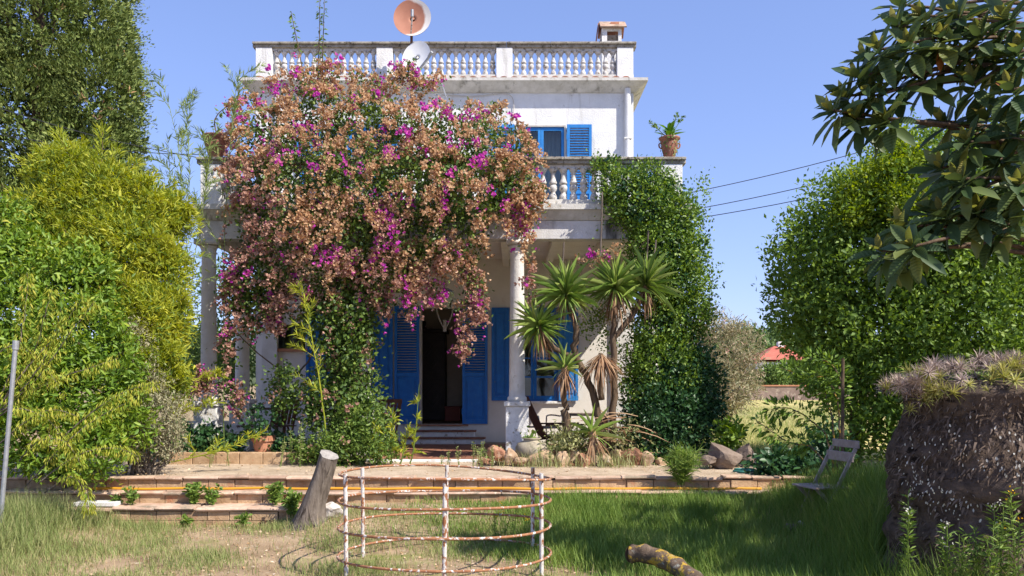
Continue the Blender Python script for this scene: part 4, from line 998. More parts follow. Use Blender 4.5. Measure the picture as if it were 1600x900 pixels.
# ------------------------------------------------------------------ on the lawn
# hooped frame
t = thing('hoop_frame', (X(696, 7.6), 7.6, 0), 'rusty white metal frame of round hoops on posts in the grass', 'metal frame')
cx, cy = t.location.x, 7.6
RR = .965
tilt = .045
for i, zc in enumerate((.85, .62, .385, .13)):
    pts = []
    for k in range(49):
        a = 2 * math.pi * k / 48
        x = cx + RR * math.sin(a); y = cy - RR * math.cos(a)
        z = zc - tilt * (y - cy) + (.022 * math.sin(a * 2 + 1) + .03 * math.sin(a) * -.9 if i == 0 else .006 * math.sin(a * 3 + i))
        q = 1.0 + (.02 * math.sin(a * 2 + .5) if i == 0 else .006 * math.sin(2 * a + i))
        pts.append((cx + (x - cx) * q, cy + (y - cy) * q, z))
    MB().tube(pts, .0115, 8, cap=False).build('hoop', MT['rustring'], t, smooth=True)
for k in range(6):
    a = R(60 * k + {0: 4, 1: 6, 3: 4}.get(k, 1.5))
    x = cx + (RR - .018) * math.sin(a); y = cy - (RR - .018) * math.cos(a)
    MB().tube([(x, y, -.05), (x + random.uniform(-.008, .008), y, .88 - tilt * (y - cy))], .0185, 10).build('post', MT['rust'], t)
# dead stump
c = Vector((X(488, 9.3), 9.3, .02))
t = thing('tree_stump', c, 'leaning grey dead tree stump sawn flat, below the gravel path', 'stump')
m = MB(); nn = 26
rings = [(0, 0, .26), (.05, .01, .20), (.15, .02, .155), (.3, .06, .132), (.5, .13, .118), (.68, .19, .112), (.80, .225, .108), (.86, .245, .102)]
for (zz, dx, rr) in rings:
    for k in range(nn):
        a = 2 * math.pi * k / nn
        f_ = 1 + .10 * math.sin(3 * a + .7) + .06 * math.sin(7 * a + zz * 3) + (.35 * max(0, math.sin(2.5 * a + .4)) * max(0, 1 - zz / .2)) + .05 * mnoise.noise(Vector((math.cos(a) * 2, math.sin(a) * 2, zz * 5)))
        m.v.append((c.x - .06 + dx + rr * f_ * math.cos(a), c.y + rr * f_ * math.sin(a), c.z + zz + (.05 * math.cos(a - 2.4) if zz > .8 else 0)))
for i in range(len(rings) - 1):
    for k in range(nn):
        a = i * nn + k; b = i * nn + (k + 1) % nn
        m.f.append((a, b, b + nn, a + nn))
top = m.v[-nn:]
m.build('trunk', MT['oldwood'], t, smooth=True)
MB().add([(p[0], p[1], p[2]) for p in top], [tuple(range(nn))]).build('cut_face', MT['cutwood'], t)
# lichen log
t = thing('fallen_log', P(1030, 895, 6.9), 'bark covered log with orange lichen lying in the grass', 'log')
pts = curve([P(988, 865, 7.0), P(1012, 866, 6.92), P(1040, 876, 6.8), P(1068, 893, 6.65), P(1105, 925, 6.4), P(1150, 975, 6.1)], 6)
rad = [.085 - .012 * abs(math.sin(i * .6)) - .0003 * i for i in range(len(pts))]
m = MB().tube(pts, rad, 18)
for i, v in enumerate(m.v):
    n_ = mnoise.noise(Vector(v) * 14) * .010; m.v[i] = (v[0], v[1], v[2] + n_)
m.build('trunk', MT['lichenbark'], t, smooth=True)
MB().tube([pts[0] + Vector((-.001, .004, 0)), pts[0] + Vector((-.006, .012, 0))], [.078, .07], 18).build('cut_face', MT['bark'], t)
# bistro chair in the grass, stake, pipe
folding_chair((3.28, 8.75, .16), R(104), 'weathered grey wooden folding chair standing in tall grass beside the stake', 'greywood', 'horizontal')
o = MB().tube([(X(1316, 9.2), 9.2, .3), (X(1317, 9.2), 9.2, Z(560, 9.2))], [.022, .018], 8).build('wooden_stake', MT['bark']); tag(o, 'grey wooden stake standing among vines before the hedge', 'stake')
t = thing('metal_pipe', (X(2, 8.4), 8.4, .1), 'grey metal pipe with a threaded cap standing among the left shrubs', 'pipe')
MB().tube([(X(-3, 8.4), 8.4, 0), (X(24, 8.4), 8.4, Z(545, 8.4))], .022, 10).build('tube', MT['steel'], t)
MB().tube([(X(24, 8.4), 8.4, Z(546, 8.4)), (X(25, 8.4), 8.4, Z(532, 8.4))], .030, 10).build('cap', MT['steel'], t)

# ------------------------------------------------------------------ single large leaves as objects
def big_leaf(name, mat, stations, fold=.10, droop=.18):
    """stations: (u, half width); length 1, width scaled by the object"""
    m = MB()
    for u, h in stations:
        w_ = -droop * u * u
        m.v += [(-h, u, w_ + fold * h), (0, u, w_ - .012), (h, u, w_ + fold * h)]
    for i in range(len(stations) - 1):
        a = i * 3
        m.f += [(a, a + 1, a + 4, a + 3), (a + 1, a + 2, a + 5, a + 4)]
    return m.mesh(name, mat, smooth=True)
def set_leaf(me, parent, pos, ax, nr, l, wd, name='leaf'):
    a = Vector(ax).normalized(); n_ = Vector(nr); n_ = (n_ - a * n_.dot(a)).normalized(); b = a.cross(n_)
    o = bpy.data.objects.new(name, me); COL.objects.link(o); o.parent = parent; ORG[o.name] = ORG[parent.name]
    p = Vector(pos) - ORG[parent.name]
    o.matrix_basis = Matrix(((b.x * wd, a.x * l, n_.x * l, p.x), (b.y * wd, a.y * l, n_.y * l, p.y), (b.z * wd, a.z * l, n_.z * l, p.z), (0, 0, 0, 1)))
    return o
def limb(m, pts, r0, r1, n=8, k=6, wob=.02):
    pts = curve(pts, k)
    pts = [p + Vector((random.uniform(-wob, wob), random.uniform(-wob, wob), 0)) if 0 < i < len(pts) - 1 else p for i, p in enumerate(pts)]
    m.tube(pts, [r0 + (r1 - r0) * i / (len(pts) - 1) for i in range(len(pts))], n)
    return pts

# ------------------------------------------------------------------ bougainvillea
t = thing('bougainvillea', P(540, 718, 12.4), 'huge bougainvillea of tan dried and magenta blossoms climbing over the porch', 'bougainvillea')
m = MB()
base = P(545, 722, 12.4)
for tip in [P(430, 240, 13), P(500, 150, 13.4), P(580, 200, 13), P(660, 180, 13.2), P(740, 260, 12.8), P(800, 300, 12.7), P(400, 380, 12.6), P(350, 500, 12.7), P(640, 380, 12.5), P(560, 330, 12.5)]:
    mid = base.lerp(tip, .5) + Vector((random.uniform(-.2, .2), .15, .1))
    mid.z = max(mid.z, tip.z - .8); limb(m, [base + Vector((random.uniform(-.15, .15), random.uniform(-.1, .1), 0)), P(545 + random.uniform(-20, 20), 560, 12.6), P(550 + random.uniform(-25, 25), 420, 12.8), mid + Vector((0, .2, 0)), tip], .032, .007, 7, 6)
m.build('stem', MT['bark'], t)
B_UP = [blob(432, 222, 13.2, 62, 52), blob(500, 185, 13.35, 72, 56), blob(570, 195, 13.25, 72, 60), blob(640, 215, 13.1, 66, 56), blob(700, 225, 13.0, 66, 62), blob(765, 235, 12.9, 58, 58), blob(805, 262, 12.8, 36, 48),
        blob(405, 282, 12.75, 46, 52), blob(470, 275, 12.65, 78, 72), blob(560, 285, 12.55, 84, 76), blob(650, 292, 12.5, 80, 72), blob(735, 295, 12.5, 74, 66), blob(798, 300, 12.65, 36, 36),
        blob(396, 345, 12.7, 36, 44), blob(470, 360, 12.5, 66, 56), blob(555, 368, 12.45, 74, 62), blob(645, 362, 12.45, 70, 56), blob(722, 340, 12.55, 56, 38), blob(778, 322, 12.65, 32, 26)]
B_LOW = [blob(388, 415, 12.7, 30, 44), blob(430, 425, 12.55, 50, 46), blob(515, 432, 12.5, 55, 42), blob(600, 425, 12.5, 52, 38), blob(672, 396, 12.5, 38, 28), blob(730, 380, 12.5, 22, 20), blob(380, 480, 12.7, 20, 40), blob(354, 560, 12.7, 9, 44), blob(640, 440, 12.55, 30, 26), blob(726, 415, 12.5, 14, 16)]
B_STRAND = []
for (x0, y0, x1, y1, r_) in [(735, 410, 728, 545, 16), (745, 440, 750, 500, 12), (690, 400, 680, 470, 13), (655, 420, 640, 478, 12), (818, 320, 822, 360, 9), (836, 290, 838, 330, 8), (822, 372, 828, 470, 6), (358, 520, 354, 650, 9), (372, 600, 372, 640, 7), (322, 585, 318, 612, 10), (430, 470, 427, 520, 9), (590, 455, 600, 480, 12), (360, 420, 360, 470, 12)]:
    for k in range(7):
        q = k / 6
        B_STRAND.append(blob(x0 + (x1 - x0) * q + random.uniform(-4, 4), y0 + (y1 - y0) * q, 12.5, r_ * (1 - .35 * q), r_ * 1.1, .12))
for k in range(9):   # dry spray reaching over the yucca, sprays above the roof edge
    B_STRAND.append(blob(898 + k * 8, 412 - k * 3.2, 12.45, 6, 6, .06))
for (x, y, r_) in [(470, 118, 24), (500, 112, 20), (520, 118, 22), (440, 130, 22), (395, 158, 20), (365, 165, 14), (640, 110, 12), (628, 118, 14), (612, 130, 14), (690, 165, 18), (660, 135, 18), (680, 128, 10), (735, 175, 18), (778, 172, 12), (755, 190, 20), (585, 130, 12), (560, 125, 14), (345, 222, 12), (360, 215, 14)]:
    B_STRAND.append(blob(x, y, 13.5, r_, r_, .2))
cp1, cn1 = shell(B_UP, 2500, .78, 1.02, .68, .30, 2.6)
cp2, cn2 = shell(B_LOW, 430, .72, 1.12, .60, .25, 2.4)
cp3, cn3 = shell(B_STRAND, 1100, .2, 1.2, .0)
cp = np.concatenate([cp1, cp2, cp3]); cn = np.concatenate([cn1, cn2, cn3])
nz3 = np.array([mnoise.noise(Vector(p) * 2.9 + Vector((4, 4, 4))) for p in cp])
front = (cn[:, 1] < .55) & ((nz3 > -.08) | (rng.random(len(cp)) < .15) | (np.arange(len(cp)) > len(cp1) + len(cp2)))
cp, cn = cp[front], cn[front]
up01 = np.clip((cp[:, 2] - 2.5) / 3.5, 0, 1)
u = rng.random(len(cp))
# sprays: dry, magenta or leafy
nz = np.array([mnoise.noise(Vector(p) * 1.5) for p in cp]); nz2 = np.array([mnoise.noise(Vector(p) * 2.3 + Vector((9, 3, 1))) for p in cp])
is_mag = (u + nz * .35) < (.03 + .10 * up01)
lv_d = Leaves(); lv_m = Leaves(); lv_l = Leaves()
def bracts(lv, cp, cn, per, r, l, reach=.26):
    """sprays: blooms of three bracts strung along a short stem that leaves outwards and droops"""
    n = len(cp) * per
    m_ = len(cp)
    dirs = unit(cn * .8 + rnd_dirs(m_) * .75 + np.array([0, -.15, .15])); ln = rng.uniform(.5, 1.35, m_)[:, None] * reach; sz = rng.uniform(.7, 1.3, m_)
    c = np.repeat(cp, per, 0); o = np.repeat(cn, per, 0); dd = np.repeat(dirs * ln, per, 0)
    tt = (rng.random(n) ** .8)[:, None]
    p = c + dd * tt + np.array([0, 0, -1.]) * (tt ** 2) * np.repeat(ln, per, 0) * .75 + rng.normal(size=(n, 3)) * r * (1.15 - .5 * tt)
    d0 = unit(rnd_dirs(n) + o * .7)
    e1 = unit(np.cross(d0, rnd_dirs(n))); e2 = np.cross(d0, e1)
    lz = l * np.repeat(sz, per)
    for k in range(3):
        a = 2 * math.pi * k / 3
        side = e1 * math.cos(a) + e2 * math.sin(a)
        f_ = rng.uniform(.75, 1.25, n)
        lv.add(p, unit(d0 * .75 + side * .7), unit(side * -1 + d0 * .6), lz * f_, lz * .82 * f_)
lv_p = Leaves()
low = (cp[:, 2] + .6 * nz + rng.normal(size=len(cp)) * .45 < 3.55) | ((cp[:, 0] < -3.3) & (cp[:, 2] + nz2 + rng.normal(size=len(cp)) * .4 < 5.0))
strand = np.concatenate([np.zeros(len(cp1) + len(cp2), bool), np.ones(len(cp3), bool)])[front]
low &= ~((cp[:, 0] > .6) & strand)
for sel, lv_, pr_ in ((~is_mag & ~low, lv_d, 19), (~is_mag & low, lv_p, 16), (is_mag, lv_m, 14)):
    bracts(lv_, cp[sel & ~strand], cn[sel & ~strand], pr_, .036, .040)
    bracts(lv_, cp[sel & strand], cn[sel & strand], 9, .030, .040, .09)
k = rng.random(len(cp)) < .06
bracts(lv_m, cp[k], cn[k], 4, .04, .038)
lv_p.build('dusty_blossom', LEAF['dusty'], t, 'diamond')
lv_d.build('dry_blossom', LEAF['dry'], t, 'diamond'); lv_m.build('magenta_blossom', LEAF['magenta'], t, 'diamond')
k = (nz2 > .02) | (rng.random(len(cp)) < .25)
clumps(lv_l, cp[k] - cn[k] * .07, cn[k], 6, .07, .055, .034)
cpi, cni = shell(B_UP + B_LOW, 2300, .35, .8, .0)
clumps(lv_l, cpi, cni, 10, .10, .06, .04, flat=.2)
B_GREEN = [blob(510, 495, 12.6, 44, 40, .35), blob(552, 495, 12.6, 38, 44, .35), blob(545, 560, 12.55, 44, 48, .35), blob(520, 630, 12.4, 46, 50, .35), blob(568, 655, 12.25, 36, 50, .35), blob(545, 705, 12.1, 65, 25, .35), blob(400, 470, 12.7, 44, 40, .3), blob(445, 610, 12.5, 22, 40, .2)]
cp4, cn4 = shell(B_GREEN, 900, .5, 1.15, .4, .35, 3.0)
clumps(lv_l, cp4, cn4, 17, .075, .062, .042)
lv_l.build('foliage', LEAF['boug'], t, 'oval')
lv = Leaves(); k = rng.random(len(cp4)) < .10
bracts(lv, cp4[k], cn4[k], 8, .035, .038); lv.build('low_blossom', LEAF['dusty'], t)
lv = Leaves(); m = MB()
for pth in ([P(478, 135, 13.6), P(465, 70, 13.6), P(455, 18, 13.65)], [P(496, 125, 13.6), P(499, 60, 13.6), P(500, -12, 13.6)], [P(503, 125, 13.6), P(505, 60, 13.6), P(507, -5, 13.6)], [P(345, 225, 13.1), P(335, 190, 13.1), P(352, 168, 13.1), P(372, 160, 13.1)]):
    q = limb(m, pth, .012, .004, 6, 8, .004)
    leaves_along(lv, q, 46, .085, .03, side=1, fwd=.1, drop=.35, t0=.15)
m.build('shoot', MT['bark'], t); lv.build('shoot_foliage', LEAF['weed'], t)

# ------------------------------------------------------------------ climber over the right porch corner
t = thing('climbing_vine', P(1045, 728, 12.6), 'dense glossy green climber covering the right corner column of the porch', 'climber')
m = MB()
for tip in (P(1000, 300, 12.9), P(1050, 300, 13), P(1060, 420, 12.9), P(1080, 560, 12.9), P(1020, 600, 12.7)):
    limb(m, [P(1045, 730, 12.6), P(1050, 600, 12.8).lerp(tip, .3), tip], .04, .012)
m.build('stem', MT['bark'], t)
I_UP = [blob(975, 294, 12.75, 38, 30), blob(1015, 291, 12.8, 42, 31), blob(1050, 300, 12.95, 16, 20), blob(1005, 325, 12.7, 44, 34), blob(1050, 345, 12.85, 42, 44), blob(1030, 385, 12.75, 52, 44), blob(1072, 395, 12.95, 32, 36), blob(1050, 440, 12.8, 56, 44), blob(1068, 490, 12.9, 44, 44), blob(1030, 510, 12.75, 44, 50), blob(1040, 575, 12.65, 56, 46), blob(1005, 610, 12.6, 30, 50), blob(945, 262, 12.8, 18, 14)]
I_LOW = [blob(1080, 600, 12.75, 46, 60), blob(1045, 650, 12.5, 60, 54), blob(1088, 655, 12.7, 36, 50), blob(1030, 695, 12.4, 50, 30), blob(1000, 670, 12.5, 26, 40)]
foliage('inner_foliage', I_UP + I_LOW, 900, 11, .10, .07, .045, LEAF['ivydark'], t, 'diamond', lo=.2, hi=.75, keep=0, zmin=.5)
foliage('foliage', I_UP, 2700, 13, .06, .052, .030, LEAF['ivy'], t, 'diamond', lo=.72, hi=1.10, keep=.68, out=.7, amp=.2, fr=2.6)
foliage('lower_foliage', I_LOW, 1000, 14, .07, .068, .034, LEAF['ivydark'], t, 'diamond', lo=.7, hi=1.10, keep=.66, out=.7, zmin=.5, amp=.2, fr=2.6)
foliage('sparse_foliage', [blob(965, 330, 12.85, 28, 40), blob(930, 500, 12.9, 30, 50), blob(980, 560, 12.9, 40, 50), blob(1095, 330, 13.2, 18, 60), blob(1112, 440, 13.1, 12, 50), blob(960, 480, 12.9, 30, 30)], 280, 9, .07, .05, .03, LEAF['ivy'], t, lo=.2, keep=0)

# ------------------------------------------------------------------ yucca
t = thing('yucca', P(945, 725, 12.3), 'branching yucca with spiky green rosettes and brown dead leaf skirts before the porch', 'yucca')
m = MB(); gp = P(948, 722, 12.3)
A_, B_, C_, D_, E_, F_ = P(885, 463, 12.3), P(961, 452, 12.3), P(1008, 448, 12.35), P(843, 512, 12.2), P(939, 552, 12.1), P(883, 577, 12.1)
limb(m, [gp, P(925, 610, 12.3), P(897, 555, 12.3), P(902, 515, 12.3), A_ + Vector((0, 0, -.05))], .06, .04)
limb(m, [P(898, 558, 12.3), P(868, 545, 12.25), D_], .045, .035)
limb(m, [gp + Vector((.05, .05, 0)), P(960, 600, 12.35), P(958, 520, 12.35), B_], .055, .04)
limb(m, [P(958, 530, 12.35), P(990, 490, 12.35), C_], .045, .04)
limb(m, [P(885, 640, 12.2), P(880, 610, 12.15), F_], .045, .04)
limb(m, [P(940, 625, 12.2), E_], .045, .035)
limb(m, [P(905, 725, 12.15), P(880, 640, 12.2)], .075, .05)
m.build('trunk', MT['bark'], t, smooth=True)
STRAP = [(0, .30), (.12, .48), (.4, .5), (.7, .34), (.9, .14), (1, .01)]
yl = [big_leaf('yucca_leaf', LEAF['yucca'], STRAP, .25, d_) for d_ in (.02, .07, .16)]
def rosette(c, n, l, spread, lean=(0, 0, 1)):
    ro = MB().lathe([(.05, -.08), (.06, 0), (.03, .08)], c, 8).build('rosette', LEAF['yuccadeadm'], t)
    ln = Vector(lean).normalized()
    e1 = ln.orthogonal().normalized(); e2 = ln.cross(e1)
    for k in range(n):
        a = k * 2.39996 + random.uniform(-.2, .2); ph = (k / n) ** .75 * spread * random.uniform(.85, 1.1)
        rad_ = e1 * math.cos(a) + e2 * math.sin(a)
        ax = ln * math.cos(ph) + rad_ * math.sin(ph)
        set_leaf(random.choice(yl), ro, c + ax * .03, ax, ln * math.sin(ph) - rad_ * math.cos(ph) + Vector((0, 0, .3)), l * random.uniform(.7, 1.18), .0165 * random.uniform(.8, 1.25))
    ex = Leaves()
    for k in range(n * 2):
        a = random.uniform(0, 6.28); ph = random.random() ** .7 * spread * 1.1
        rad_ = e1 * math.cos(a) + e2 * math.sin(a); ax = ln * math.cos(ph) + rad_ * math.sin(ph)
        ex.add([c + ax * .03], ax, ln * math.sin(ph) - rad_ * math.cos(ph), l * random.uniform(.55, 1.12), .015)
    ex.build('leaf_mass', LEAF['yuccam'], ro, 'strap')
rosette(A_, 80, .52, R(122), (-.05, -.1, 1)); rosette(B_, 72, .50, R(115), (.05, -.1, 1)); rosette(C_, 66, .54, R(108), (.12, -.1, 1)); rosette(D_, 52, .45, R(125), (-.45, -.2, .8)); rosette(F_, 16, .38, R(100))
rosette(P(926, 690, 12.0) + Vector((0, 0, .1)), 12, .45, R(110))
lv = Leaves()
for c, n, l in ((A_, 60, .36), (B_, 110, .5), (C_, 60, .42), (D_, 60, .42), (E_, 190, .52), (F_, 80, .38), (P(926, 680, 12.0), 60, .42)):
    for k in range(n):
        a = rng.uniform(0, 6.28); s_ = rng.uniform(.05, 1.1) if c is not E_ else rng.uniform(.1, 2.4)
        ax = np.array([math.cos(a) * s_, math.sin(a) * s_, -1 + .5 * (rng.random() < .15)])
        lv.add([np.array(c) + np.array([math.cos(a) * .05, math.sin(a) * .05, -.02 - rng.uniform(0, .12)])], ax, [math.cos(a), math.sin(a), .5], l * rng.uniform(.35, 1.2), .016)
for k in range(40):   # fallen dead leaves at its foot
    a = rng.uniform(0, 6.28)
    lv.add([np.array(P(rng.uniform(905, 1000), rng.uniform(650, 715), 12.15))], [math.cos(a), math.sin(a) * .5, rng.uniform(-.3, .3)], [0, -.5, 1], rng.uniform(.3, .6), .025)
lv.build('dead_leaf_skirt', LEAF['yuccadeadm'], t, 'strap')
for k, (x, y0, y1) in enumerate(((880, 430, 378), (940, 400, 300), (1012, 410, 360), (1024, 398, 375))):
    MB().tube(curve([P(x - 2, y0, 12.3), P(x, (y0 + y1) / 2, 12.35), P(x + 1, y1, 12.35)], 4), .012, 6).build('flower_stalk', MT['oldwood'], t)
foliage('undergrowth', [blob(890, 690, 12.1, 40, 22, .25), blob(980, 690, 12.2, 40, 26, .25)], 170, 10, .06, .07, .022, LEAF['paleweed'], t, lo=.2, keep=0)

# ------------------------------------------------------------------ left: cypress, yellow shrub, laurel, dry shrub, drooping shrub, bamboo
t = thing('cypress_tree', (X(60, 21), 21, .46), 'tall broad olive green cypress behind the yellow shrub', 'tree')
m = MB(); limb(m, [(X(60, 21), 21, .4), (X(60, 21), 21, 6), (X(62, 21), 21, 14)], .35, .06)
for k in range(16):
    z = rng.uniform(2, 12); a = rng.uniform(0, 6.28)
    limb(m, [(X(60, 21), 21, z), (X(60, 21) + 1.2 * math.cos(a), 21 + 1.2 * math.sin(a), z + .8), (X(60, 21) + 1.9 * math.cos(a), 21 + 1.9 * math.sin(a), z + 2)], .06, .015)
m.build('trunk', MT['bark'], t)
CY = [blob(-70, 60, 21, 85, 190, 1.5), blob(-20, 200, 20.6, 90, 170, 1.4), blob(60, -160, 21, 110, 170, 1.9), blob(60, 40, 20.6, 100, 150, 1.6), blob(130, 30, 21, 75, 150, 1.4), blob(40, 200, 20.3, 90, 140, 1.4), blob(145, 150, 20.8, 74, 110, 1.3), blob(120, 260, 20.6, 90, 100, 1.4), blob(175, 235, 21, 46, 70, .9), blob(170, 90, 21.1, 36, 80, .8), blob(20, 330, 20.4, 110, 110, 1.5), blob(150, 330, 20.8, 70, 80, 1.2), blob(60, -360, 21, 70, 160, 1.2)]
foliage('crown', CY, 4600, 52, .105, .085, .028, LEAF['cypress'], t, 'diamond', lo=.86, hi=1.06, keep=.80, out=1.1, up=.7, amp=.16, fr=1.8)
foliage('inner_crown', CY, 5200, 15, .09, .16, .075, LEAF['cypress'], t, 'diamond', lo=.66, hi=.9, keep=.62, out=.9, up=.6)
foliage('dry_twig', CY, 110, 8, .06, .13, .04, LEAF['cypressdry'], t, lo=.95, hi=1.06, keep=.8)

t = thing('yellow_shrub', (X(190, 11.5), 11.5, .46), 'tall feathery yellow green shrub beside the left porch column', 'shrub')
YB = [blob(105, 285, 12.0, 52, 50), blob(165, 320, 11.8, 62, 52), blob(225, 335, 11.8, 46, 40), blob(70, 345, 11.8, 56, 50), blob(270, 345, 12.0, 26, 30), blob(190, 395, 11.5, 66, 56), blob(250, 420, 11.5, 42, 54), blob(120, 390, 11.6, 52, 42), blob(225, 500, 11.2, 46, 52), blob(262, 500, 11.4, 30, 46), blob(240, 580, 11.1, 44, 44), blob(190, 470, 11.4, 42, 44), blob(268, 610, 11.2, 20, 30), blob(150, 440, 11.5, 40, 36)]
m = MB()
lv = Leaves()
for k in range(150):   # plume tips give it the feathery outline
    i = rng.integers(0, len(YB)); c, s_ = YB[i]
    d_ = rnd_dirs(1)[0]; d_[1] = -abs(d_[1]) * .8; d_[2] = abs(d_[2]) * 1.1 + .15; d_ = unit(d_)
    tip = Vector(c + d_ * s_ * rng.uniform(1.15, 1.65)); st = Vector((X(195, 11.5), 11.5, .46)).lerp(Vector(c), .75)
    q = limb(m, [st, Vector(c + d_ * s_ * .6), tip], .008, .002, 5, 8, .006)
    leaves_along(lv, q, 80, .080, .014, side=.8, fwd=.75, t0=.45, spread=.025)
for top in (P(88, 205, 11.9), P(160, 198, 12), P(185, 230, 12), P(215, 250, 12), P(130, 240, 12), P(35, 268, 12), P(60, 240, 12), P(245, 272, 12), P(275, 290, 12), P(300, 318, 12), P(15, 305, 11.9), P(110, 228, 12), P(312, 352, 12), P(305, 420, 11.8), P(300, 470, 11.6)):
    q = limb(m, [P(170, 400, 11.7), P(160, 340, 11.8).lerp(top, .5), top], .012, .002, 5, 8, .01)
    leaves_along(lv, q, 230, .09, .015, side=.8, fwd=.7, t0=.4, spread=.07)
m.build('stem', MT['bark'], t)
lv.build('plume', LEAF['yellow'], t, 'blade')
foliage('green_foliage', YB, 900, 14, .075, .075, .016, LEAF['weed'], t, 'blade', lo=.78, hi=1.02, keep=.68, out=.8, up=.4, amp=.26, fr=2.0)
foliage('inner_foliage', YB, 900, 12, .12, .10, .03, LEAF['yellow'], t, 'blade', lo=.2, hi=.7, keep=0)
foliage('foliage', YB, 3000, 17, .065, .080, .014, LEAF['yellow'], t, 'blade', lo=.74, hi=1.10, keep=.68, out=.9, up=.45, amp=.26, fr=2.0)

t = thing('laurel_bush', (X(80, 10.5), 10.5, .46), 'broad glossy bright green bush below the yellow shrub', 'shrub')
LB = [blob(40, 420, 11.0, 66, 56), blob(120, 450, 10.9, 64, 56), blob(30, 500, 10.7, 74, 64), blob(110, 530, 10.5, 76, 66), blob(170, 570, 10.5, 46, 60), blob(40, 590, 10.3, 80, 66), blob(120, 620, 10.2, 74, 62), blob(60, 680, 10.0, 80, 54), blob(140, 700, 10.0, 50, 44), blob(200, 660, 10.4, 30, 40), blob(-40, 560, 10.5, 70, 130), blob(0, 360, 11.2, 50, 50)]
m = MB()
for c, s_ in LB: limb(m, [(X(80, 10.5), 10.5, .3), Vector(c) + Vector((0, .3, -.3)), Vector(c)], .03, .008)
m.build('stem', MT['bark'], t)
foliage('foliage', LB, 2700, 13, .075, .085, .034, LEAF['laurel'], t, 'oval', lo=.76, hi=1.08, keep=.66, out=.6, amp=.26, fr=2.2)

foliage('young_foliage', [(c, s_ * 1.05) for c, s_ in LB], 420, 12, .08, .075, .017, LEAF['droop'], t, 'blade', lo=.9, hi=1.06, keep=.85, amp=.2, up=.5)
t = thing('dry_shrub', (X(215, 10.7), 10.7, .46), 'greyish olive half dry shrub above the garden steps', 'shrub')
OB = [blob(205, 545, 10.85, 30, 50), blob(220, 610, 10.75, 40, 44), blob(250, 650, 10.7, 42, 36), blob(200, 690, 10.6, 34, 30), blob(262, 690, 10.75, 26, 26), blob(180, 640, 10.6, 26, 34)]
m = MB()
for c, s_ in OB:
    for k in range(5): limb(m, [(X(215, 10.7) + random.uniform(-.2, .2), 10.75, .46), Vector(c) + Vector((0, .1, -.2)), Vector(c + rnd_dirs(1)[0] * s_)], .016, .003, 6)
m.build('stem', MT['oldwood'], t)
foliage('foliage', OB, 1000, 13, .055, .045, .014, LEAF['olive'], t, 'diamond', lo=.55, hi=1.12, keep=.5, out=.7)

t = thing('drooping_shrub', (X(10, 9.0), 9.0, .16), 'arching shrub with hanging yellow leaves in front of the glossy bush', 'shrub')
m = MB(); lv = Leaves()
for pth in ([(-25, 670), (30, 590), (90, 520), (132, 462)], [(-25, 665), (50, 600), (110, 520), (150, 470)], [(0, 650), (70, 600), (140, 575), (185, 560)], [(-10, 640), (25, 560), (40, 480), (42, 425)], [(-10, 645), (45, 570), (68, 500), (82, 450)], [(-10, 650), (50, 590), (85, 525), (95, 480)],
            [(40, 760), (95, 700), (150, 655), (215, 620)], [(60, 755), (120, 712), (175, 700), (215, 712)], [(90, 690), (150, 640), (200, 610), (245, 600)], [(0, 640), (40, 640), (80, 660), (110, 700)], [(-10, 700), (40, 660), (80, 640), (120, 650)], [(-10, 560), (20, 540), (60, 560), (90, 600)], [(70, 770), (110, 745), (135, 770), (140, 800)], [(30, 720), (60, 690), (100, 690), (130, 730)]):
    q = limb(m, [P(x, y, 9.05 - i * .06 + random.uniform(-.1, .1)) for i, (x, y) in enumerate(pth)], .009, .002, 6, 8, .008)
    leaves_along(lv, q, 300, .058, .0125, side=.6, fwd=.15, drop=.9, t0=.2, spread=.05)
m.build('stem', MT['oldwood'], t); lv.build('foliage', LEAF['droop'], t, 'diamond')

def cane(name, label, cat, paths, mat, stem, n, l, wd, twigs=6, group=None, fwd=.8, base=None, r0=.012):
    t = thing(name, base or paths[0][0], label, cat, group)
    m = MB(); lv = Leaves()
    for pth in paths:
        q = limb(m, pth, r0, .003, 6, 8, .006)
        leaves_along(lv, q, n // 4, l, wd, side=.8, fwd=fwd, t0=.4, spread=.01)
        for k in range(twigs):
            i = int(len(q) * (.3 + .65 * k / twigs)); d_ = Vector(rnd_dirs(1)[0]); d_.y *= .5; d_.z = abs(d_.z) * .8 + .3
            L_ = (.5 - .3 * k / twigs) * (pth[-1] - pth[0]).length * .35
            tw = limb(m, [q[i], q[i] + d_ * L_ * .5, q[i] + d_ * L_ + Vector((0, 0, -.05))], .004, .0015, 5, 4, .004)
            leaves_along(lv, tw, n // twigs, l, wd, side=.8, fwd=fwd, t0=.15, spread=.01)
    m.build('cane', stem, t); lv.build('foliage', mat, t, 'blade')
    return t
cane('bamboo_plant', 'slender grey green bamboo rising left of the balcony', 'bamboo', [[P(273, 700, 12.0), P(282, 420, 12.1), P(280, 240, 12.2), P(250, 120, 12.3)], [P(276, 700, 12.0), P(290, 420, 12.2), P(296, 260, 12.2), P(285, 160, 12.3)], [P(268, 700, 12.0), P(272, 450, 12.1), P(270, 330, 12.2), P(262, 215, 12.3)], [P(278, 700, 12.1), P(302, 420, 12.2), P(322, 290, 12.4), P(318, 205, 12.4)], [P(350, 700, 12.4), P(350, 400, 12.6), P(362, 200, 12.6), P(374, 112, 12.6)]], LEAF['bamboo'], LEAF['bamboo'], 420, .105, .013, 11, r0=.007)
cane('bamboo_shoot', 'yellow green bamboo shoot growing before the blossoming climber', 'bamboo', [[P(515, 722, 11.9), P(500, 600, 11.95), P(482, 500, 12), P(470, 440, 12.05)]], LEAF['yellow'], LEAF['yellow'], 320, .10, .012, 9)
